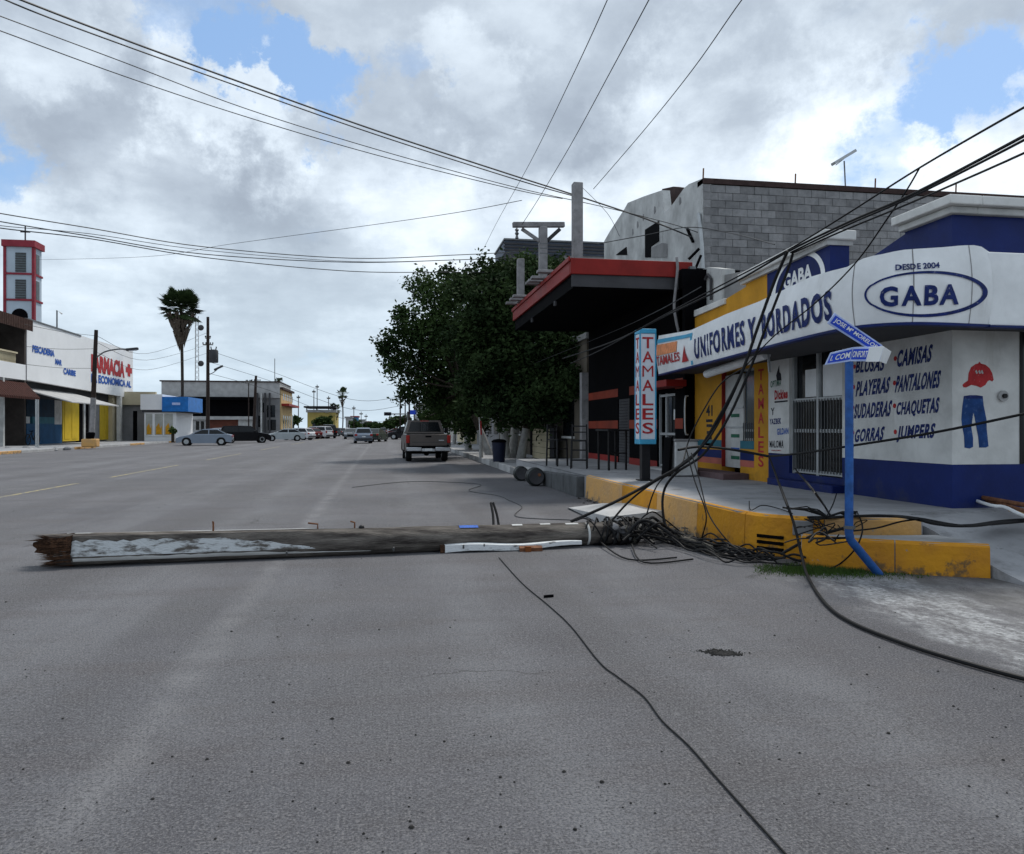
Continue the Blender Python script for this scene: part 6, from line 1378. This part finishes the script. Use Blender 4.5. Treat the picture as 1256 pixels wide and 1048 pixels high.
for a in (232,240,246): bx('window','glass',h5, bxx(a),bxx(a+4), BYY+.14,BYY+.19, 1.2,bzz(517), smooth=False)
bx('side_block','greywall',h5, bxx(312),bxx(343), BYY+.4,BYY+14, 0,bzz(488), smooth=False)
for a, b, c_, d_ in ((318,324,494,506),(327,337,497,512),(314,319,510,524),(328,338,515,528)): bx('opening','glass',h5, bxx(a),bxx(b), BYY+.35,BYY+.39, bzz(d_),bzz(c_), smooth=False)
for a in (316,321,325.5,331): bx('pipe_column','whiteold' if a in (321,) else 'greydk',h5, bxx(a)-.12,bxx(a)+.12, BYY-.4,BYY-.1, 0,bzz(482), smooth=False)
cb = mat('yellow_cream_building',(.50,.36,.17),.8,.15,.5)
h6 = thing('corner_building', 'yellow cream two-storey corner building with a brown cornice right of the warehouse', 'building', (-25,150,0))
XC = bxx(343.6)+.0
yc1 = on_x(358,500,XC).y
zc6 = lambda px, py: on_x(px,py,XC).z
bx('wall',cb,h6, XC-.3,XC+.05, BYY+.5,yc1, 0,zc6(350,480), smooth=False); bx('wall',cb,h6, XC-8,XC-.3, BYY+14.2,yc1, 0,zc6(350,480), smooth=False); bx('cornice',cap,h6, XC-8,XC+.4, BYY+.3,yc1+.3, zc6(350,480),zc6(350,477.5), smooth=False); bx('balcony','red',h6, XC,XC+1.2, BYY+1,yc1, zc6(350,499),zc6(350,496.5), smooth=False)
for k in range(6):
    y = BYY+3+k*(yc1-BYY)/6.3; bx('window','glass',h6, XC+.001,XC+.06, y,y+(yc1-BYY)/14, 1,3.4, smooth=False); bx('window','glass',h6, XC+.001,XC+.06, y,y+(yc1-BYY)/14, zc6(350,494)+.3,zc6(350,484), smooth=False)
h7 = thing('yellow_roadside_building', 'distant yellow building with a dark raised roof beyond the parking row', 'building', (at(393,510,190).x,at(393,510,190).y,0))
c0_ = at(377,500,185); c1_ = at(411,500,185)
bx('wall',mat('bright_yellow_wall',(.42,.33,.10),.8,.15,.5),h7, c0_.x,c1_.x, c0_.y,c0_.y+14, 0,at(390,506,185).z, smooth=False); bx('pale_band','conclt',h7, c0_.x-.3,c1_.x+.3, c0_.y-.3,c0_.y+14, at(390,506,185).z,at(390,503,185).z, smooth=False)
bx('roof','blackm',h7, at(373,500,184).x,at(412,500,184).x, c0_.y-2,c0_.y+12, at(390,500.5,185).z,at(390,498.5,185).z, smooth=False); 
for px in (376,388,408): bx('roof_post','blackm',h7, at(px,500,185).x-.12,at(px,500,185).x+.12, c0_.y+.5,c0_.y+.8, at(390,503,185).z,at(390,500.5,185).z, smooth=False)
bx('door','greydk',h7, at(383,500,185).x,at(387,500,185).x, c0_.y-.05,c0_.y-.001, 0,3, smooth=False)
# many small far shops on the left
cols = ['conclt','cream','whiteold','greywall','conclt','cream','whiteold','conclt']
for i, (pa, pb_, pt_, d, lb) in enumerate(((424,431,513,260,'tiny far grey shop left of the oncoming car'),(431,439,512,300,'tiny far shop with a blue and red front'),(439,447,516,330,'tiny far cream shop near the middle of the horizon'),(447,455,518,420,'tiny far shop next to the vanishing point'),(455,462,519,520,'furthest tiny building left of the vanishing point'),(464,471,520,560,'furthest tiny building at the vanishing point'),(471,477,518,430,'tiny far building just right of the vanishing point'),(475,484,516,330,'tiny far shop right of the vanishing point'))):
    a, b = at(pa,525,d), at(pb_,525,d); t = thing('far_shop', lb, 'shop', ((a.x+b.x)/2,a.y,0)); z = at(pa,pt_,d).z
    bx('wall',mat('far_blue_front',(.06,.20,.36),.7,.1,1) if i == 1 else cols[i],t, a.x,b.x, a.y,a.y+12, 0,z, smooth=False); bx('roof_edge','red' if i in (1,3,6) else 'greywall',t, a.x-.4,b.x+.4, a.y-.4,a.y+12, z,z+.5, smooth=False); bx('opening','glass',t, a.x+.8,b.x-.8, a.y-.05,a.y-.01, 0,min(2.6,z*.6), smooth=False)
# ================================================================== POLES AND MASTS
def upole(label, px, ptop, d, r=.14, lean=0, arms=(), m='wood', name='utility_pole', base_m=None, cut=None):
    b = at(px,525,d); b.z = .1; tp = at(px+lean, ptop, d); t = thing(name, label, 'utility pole', b)
    if cut: c = b.lerp(tp, cut); build('lower_shaft', MB().tube([b,c], r*1.1, 10), base_m, t); build('shaft', MB().tube([c,tp], r, 10, r2=r*.75), m, t)
    else: build('shaft', MB().tube([b,tp], r, 8, r2=r*.7), m, t)
    for (py, hl) in arms:
        z = at(px,py,d).z; hl = hl*d/F; build('crossarm', MB().bar((tp.x-hl,tp.y,z),(tp.x+hl,tp.y,z), .12*max(1,d/90)), 'wood', t)
        for s in (-1,-.4,.5,1): build('insulator', MB().lathe([(.05,0),(.09,.1),(.04,.22)], (tp.x+s*hl*.95,tp.y,z+.08), 'z', 6), 'greydk', t)
    return t, b, tp
dwood = mat('dark_pole_wood',(.035,.025,.022),.9,.3,3)
lp, lb_, ltp = upole('leaning brown street lamp pole with a curved arm before the pharmacy sign', 112, 405, 57, .17, 6, m=dwood, name='street_lamp', base_m='post', cut=.42)
lp['category'] = 'street lamp'
a_ = at(117,440,57); arm = smoothpath([a_, at(128,432,57), at(145,428.5,57), at(160,429,57)], 5)
build('arm', MB().tube(arm, .055, 8), 'steel', lp); c = at(162,428.5,57); build('lamp_head', MB().obox(c, (.42,0,.05), (0,.16,0), (-.01,0,.09)), 'greydk', lp, bevel=.04); build('lamp_lens', MB().obox(c+Vector((.08,0,-.1)), (.24,0,.03), (0,.12,0), (0,0,.02)), 'lamp', lp)
up1, ub, ut = upole('tallest dark utility pole with a transformer left of centre', 255, 389, 94, .24, 0, ((423,6),(415,3)), m=dwood)
c = at(262,437,94); build('transformer', MB().lathe([(.5,-.8),(.55,-.7),(.55,.6),(.45,.75),(.15,.8)], c, 'z', 14), 'greydk', up1)
for k in (-.25,.25): build('bushing', MB().tube([c+Vector((k,0,.75)),c+Vector((k*1.3,0,1.15))], .07, 6), 'greydk', up1)
build('lamp_arm', MB().tube(smoothpath([at(256,460,94),at(262,457,94),at(268,452,94)],4), .05, 6), 'steel', up1); c = at(268,451.5,94); build('lamp_head', MB().obox(c, (.5,0,.25), (0,.15,0), (-.03,0,.1)), 'greydk', up1)
for py in (402,): build('insulator', MB().ball(at(244.5,py,94), .25, 8, 6), 'greydk', up1) if False else None
upole('leaning dark pole before the right end of the warehouse', 311, 461, 110, .24, 3, ((468,5),), m=dwood); upole('thin pole left of the leaning one at the warehouse', 305, 470, 112, .10, 0, ((468.5,3),), m=dwood)
upole('slim distant pole rising right of the warehouse roof', 337, 440, 150, .09, 0, (), m='steel')
for i, (px, pt_, d) in enumerate(((366,485,190),(385,478,200),(389,472,210),(403,486,210),(434,498,230),(443,505,260),(449,508,300))): upole(['slim pole right of the yellow corner building','far pole left over the yellow roadside roof','tallest far pole over the yellow roadside roof','far pole right over the yellow roadside roof','tiny far pole above the oncoming car','tiny far pole above the silver-blue moving car','tiniest far pole near the vanishing point'][i], px, pt_, d, .13, 0, ((pt_+3,2),), m=dwood)
for i, (px, pt_, d, h_) in enumerate(((491,478,105,''),(497,482,125,''),(502,484,90,''),(508,478,140,''),(515,480,110,''))): upole(['leftmost of the thin poles seen under the big tree','second of the thin poles seen under the big tree','third thin pole seen under the big tree, by the blue sign','fourth thin pole seen under the big tree','rightmost thin pole above the pickup roof'][i], px, pt_, d, .12, 0, ((pt_+5,3),), m=dwood)
# traffic lights at the far crossing
p = at(500,525,100); tl = thing('traffic_light', 'black horizontal traffic light on an arm above the far crossing', 'traffic light', (p.x,p.y,.1))
z = at(480,508,100).z; build('pole', MB().tube([(p.x,p.y,.1),(p.x,p.y,z+.3)], .1, 8), 'steel', tl); build('arm', MB().tube([(p.x,p.y,z),at(478,508,100)], .07, 8), 'steel', tl)
hsg = build('housing', MB().box(at(471,508,100).x,at(480,508,100).x,p.y-.2,p.y+.1,z-.22,z+.22), 'black', tl, bevel=.04)
for k in range(3): c = Vector((at(472.5+k*3,508,100).x,p.y-.21,z)); build('lens', MB().lathe([(.15,-.02),(.15,.01)], c, 'y', 12), 'blackprint', hsg)
c = at(506,506,100); build('blue_road_sign', MB().box(c.x-.5,c.x+.5,c.y-.1,c.y-.05,c.z-.28,c.z+.28), 'signblue', tl); build('sign_hanger', MB().bar((c.x,c.y-.07,c.z),(p.x,p.y,c.z),.06), 'steel', tl)
# lattice radio mast
b = at(241,525,210); b.z = 0; zt = at(241,388,210).z
rm_ = thing('radio_mast', 'thin pale lattice radio mast behind the palm', 'mast', b); mb = MB()
for k in range(3):
    a = k*2.094+.3; mb.tube([b+Vector((.7*math.cos(a),.7*math.sin(a),0)),Vector((b.x+.45*math.cos(a),b.y+.45*math.sin(a),zt))], .09, 5)
build('legs', mb, 'conclt', rm_); mb = MB()
for i in range(22):
    z0 = zt*i/22; z1_ = zt*(i+1)/22
    for k in range(3):
        a, c_ = k*2.094+.3, ((k+1)%3)*2.094+.3; mb.tube([b+Vector((.6*math.cos(a),.6*math.sin(a),z0)),b+Vector((.6*math.cos(c_),.6*math.sin(c_),z1_))], .05, 4)
build('lattice', mb, 'conclt', rm_)
for py in (402,446): c = at(246,py,208); build('dish', MB().lathe([(.1,0),(.75,.3),(.8,.35)], c, 'y', 12), 'greydk', rm_)
# bicycle leaning on the blue wall, planter at the kerb
p = on_x(40,548,LX+.3); p.z = .15
bc = thing('bicycle', 'dark bicycle leaning against the blue wall at the left', 'bicycle', p)
for dy in (-.8,.8):
    w = MB(); pts = [Vector((p.x,p.y+dy+.42*math.cos(a),.15+.44+.42*math.sin(a))) for a in [2*math.pi*k/20 for k in range(21)]]; w.tube(pts, .035, 6, cap=False)
    for k in range(6): a = math.pi*k/6; w.bar((p.x,p.y+dy+.4*math.cos(a),.59+.4*math.sin(a)),(p.x,p.y+dy-.4*math.cos(a),.59-.4*math.sin(a)),.012)
    build('wheel', w, 'rubber', bc)
build('frame', MB().tube([(p.x,p.y-.8,.59),(p.x,p.y-.25,1.15),(p.x,p.y+.5,1.15),(p.x,p.y+.1,.55),(p.x,p.y-.25,1.15)], .035, 6).tube([(p.x,p.y+.8,.59),(p.x,p.y+.5,1.25)], .03, 6), 'blackm', bc)
build('saddle', MB().box(p.x-.08,p.x+.08,p.y-.42,p.y-.12,1.2,1.27), 'black', bc, bevel=.02); build('handlebar', MB().bar((p.x-.28,p.y+.5,1.27),(p.x+.28,p.y+.5,1.27),.04), 'blackm', bc)
p = on_z(111,551,.0); p.z = .15; pl = thing('planter_block', 'small tan block with a dark pot on it at the left kerb', 'planter', p)
build('block', MB().box(p.x-.5,p.x+.5,p.y-.35,p.y+.35,.15,.72), 'kerbp', pl, bevel=.06); build('pot', MB().lathe([(.22,.72),(.3,1.0),(.3,1.15),(.2,1.2)], (p.x,p.y,0), 'z', 12), 'black', pl)
for i in range(9): 
    random.seed(50+i); q = on_z(10+i*9+random.uniform(-4,4), 553+random.uniform(-1,1), 0); stone_ = MB(); r = random.uniform(.12,.3)
    stone_.ball(Vector((q.x,q.y,r*.4)), r, 7, 5, .7)
    tag(build('rubble_stone', stone_, 'conclt' if i%2 else 'greywall', smooth=False), 'pale lump of rubble in the row along the left kerb', 'stone', 'rubble along the left kerb')
# ================================================================== OVERHEAD WIRES
def wire(label, pts, r=.018, m='wire'): return cable(label, pts, r*.72, m, 'overhead_wire', 'wire', seg=7, n=5)
wr_ = on_x(848,291,BX-.05)
wire('upper thick overhead wire from the top left corner to the canopy posts', [at(-30,-24,13),at(20,-2,14),at(150,48,16),at(300,103,18),at(460,160,19.5),at(628,215,20.5),at(700,238,20.8),at(790,268,21),wr_], .030)
wire('overhead wire close beneath the upper thick one from the top left', [at(-30,-18,13),at(60,22,14.6),at(300,109,18),at(460,165,19.5),at(628,219,20.5),at(708,242,20.6)], .022)
wire('third overhead wire from the left edge, well below the thick pair', [at(-40,4,13),at(0,20,14),at(150,76,16),at(300,133,18),at(460,183,19.5),at(628,229,20.5),at(740,254,20.8),at(820,274,21),at(858,286,20.7)], .015)
wire('lowest of the four long wires sloping from the upper left', [at(-40,24,13),at(0,38,14),at(150,93,16),at(300,143,18),at(460,190,19.5),at(628,232,20.5),at(690,244,21)], .015)
for i, (y0_, y1_, y2_, y3_, y4_, r_) in enumerate(((262,280,303,317,309,.022),(272,290,312,322,316,.022),(280,293,316,333,335,.022),(277,287,307,321,317,.014))):
    wire(['highest wire of the sagging group over the left roofs','second wire of the sagging group over the left roofs','lowest dark wire of the sagging group over the left roofs','faint wire of the sagging group over the left roofs'][i], [at(-60,y0_-12,20),at(0,y0_,21),at(110,y1_,23),at(250,y2_,26),at(430,y3_,29),at(560,(y3_+y4_)/2,31),at(640,y4_,32)], r_)
wire('faint wire crossing from the church tower to the canopy posts', [at(40,319,60),at(180,315,45),at(280,300,36),at(450,277,28),at(560,261,24),at(640,246,21.5)], .014)
wire('leftmost of three wires rising steeply to the top edge', [at(760,-40,9),at(745,0,10),at(700,98,13),at(650,200,19),at(610,272,28),at(590,312,36)], .010)
wire('middle of three wires rising steeply to the top edge', [at(815,-36,9),at(796,0,10),at(750,86,12.5),at(700,178,16),at(660,245,20),at(640,276,21.2)], .011)
wire('rightmost of three wires rising steeply to the top edge', [at(945,-40,9),at(910,0,10),at(850,85,12),at(790,160,15),at(728,232,18.6)], .011)
wire('service wire from the canopy post to the white plaster front', [at(730,300,20),at(790,289,19.6),at(845,279,19.2),at(900,287,17.5),at(950,300,13)], .016)
wire('wire from the post top down along the canopy to the wall', [at(712,228,18.6),at(745,262,19),at(760,290,19.5)], .008)
wire('dark wire running inside the canopy shade to the trees', [at(860,352,13.5),at(800,385,16),at(740,412,22),at(650,448,30)], .014)
for i, (a, b, c_) in enumerate(((500,494,489),(512,505,501),(526,520,511))): wire(['highest far wire over the road right of the palm','middle far wire over the road','lowest far wire over the road towards the tree'][i], [at(255,a-12 if i else 440,94),at(340,a-12,95),at(440,c_,90),at(600,c_-8,80)] if False else [at(256,430+i*14,94),at(330,455+i*12,95),at(430,a-10,92),at(500,b-8,86),at(590,c_-14,78)], .03)
for i, (a, b) in enumerate(((420,445),(432,455),(412,430))): wire(['upper wire between the street lamp pole and the tall pole','lower wire between the street lamp pole and the tall pole','slack wire from the street lamp pole top'][i], [at(118,a,57),at(180,a+22,72),at(255,b-22,94)], .022)
for i, (a, b) in enumerate(((398,412),(425,428),(447,452))): wire(['high wire from the left roofs to the lamp pole','middle wire from the left roofs to the lamp pole','low wire from the left roofs to the lamp pole'][i], [at(30,a,50),at(75,(a+b)/2+2,53),at(116,b,57)], .02)
wire('thin dark wire lying curled on the far side of the fallen pole', [on_z(432,598,.01),on_z(500,591,.01),on_z(560,592,.01),on_z(590,595,.01),on_z(575,602,.01),on_z(610,608,.01),on_z(625,614,.01),on_z(640,622,.01),on_z(634,634,.01),on_z(700,638,.01)], .010)
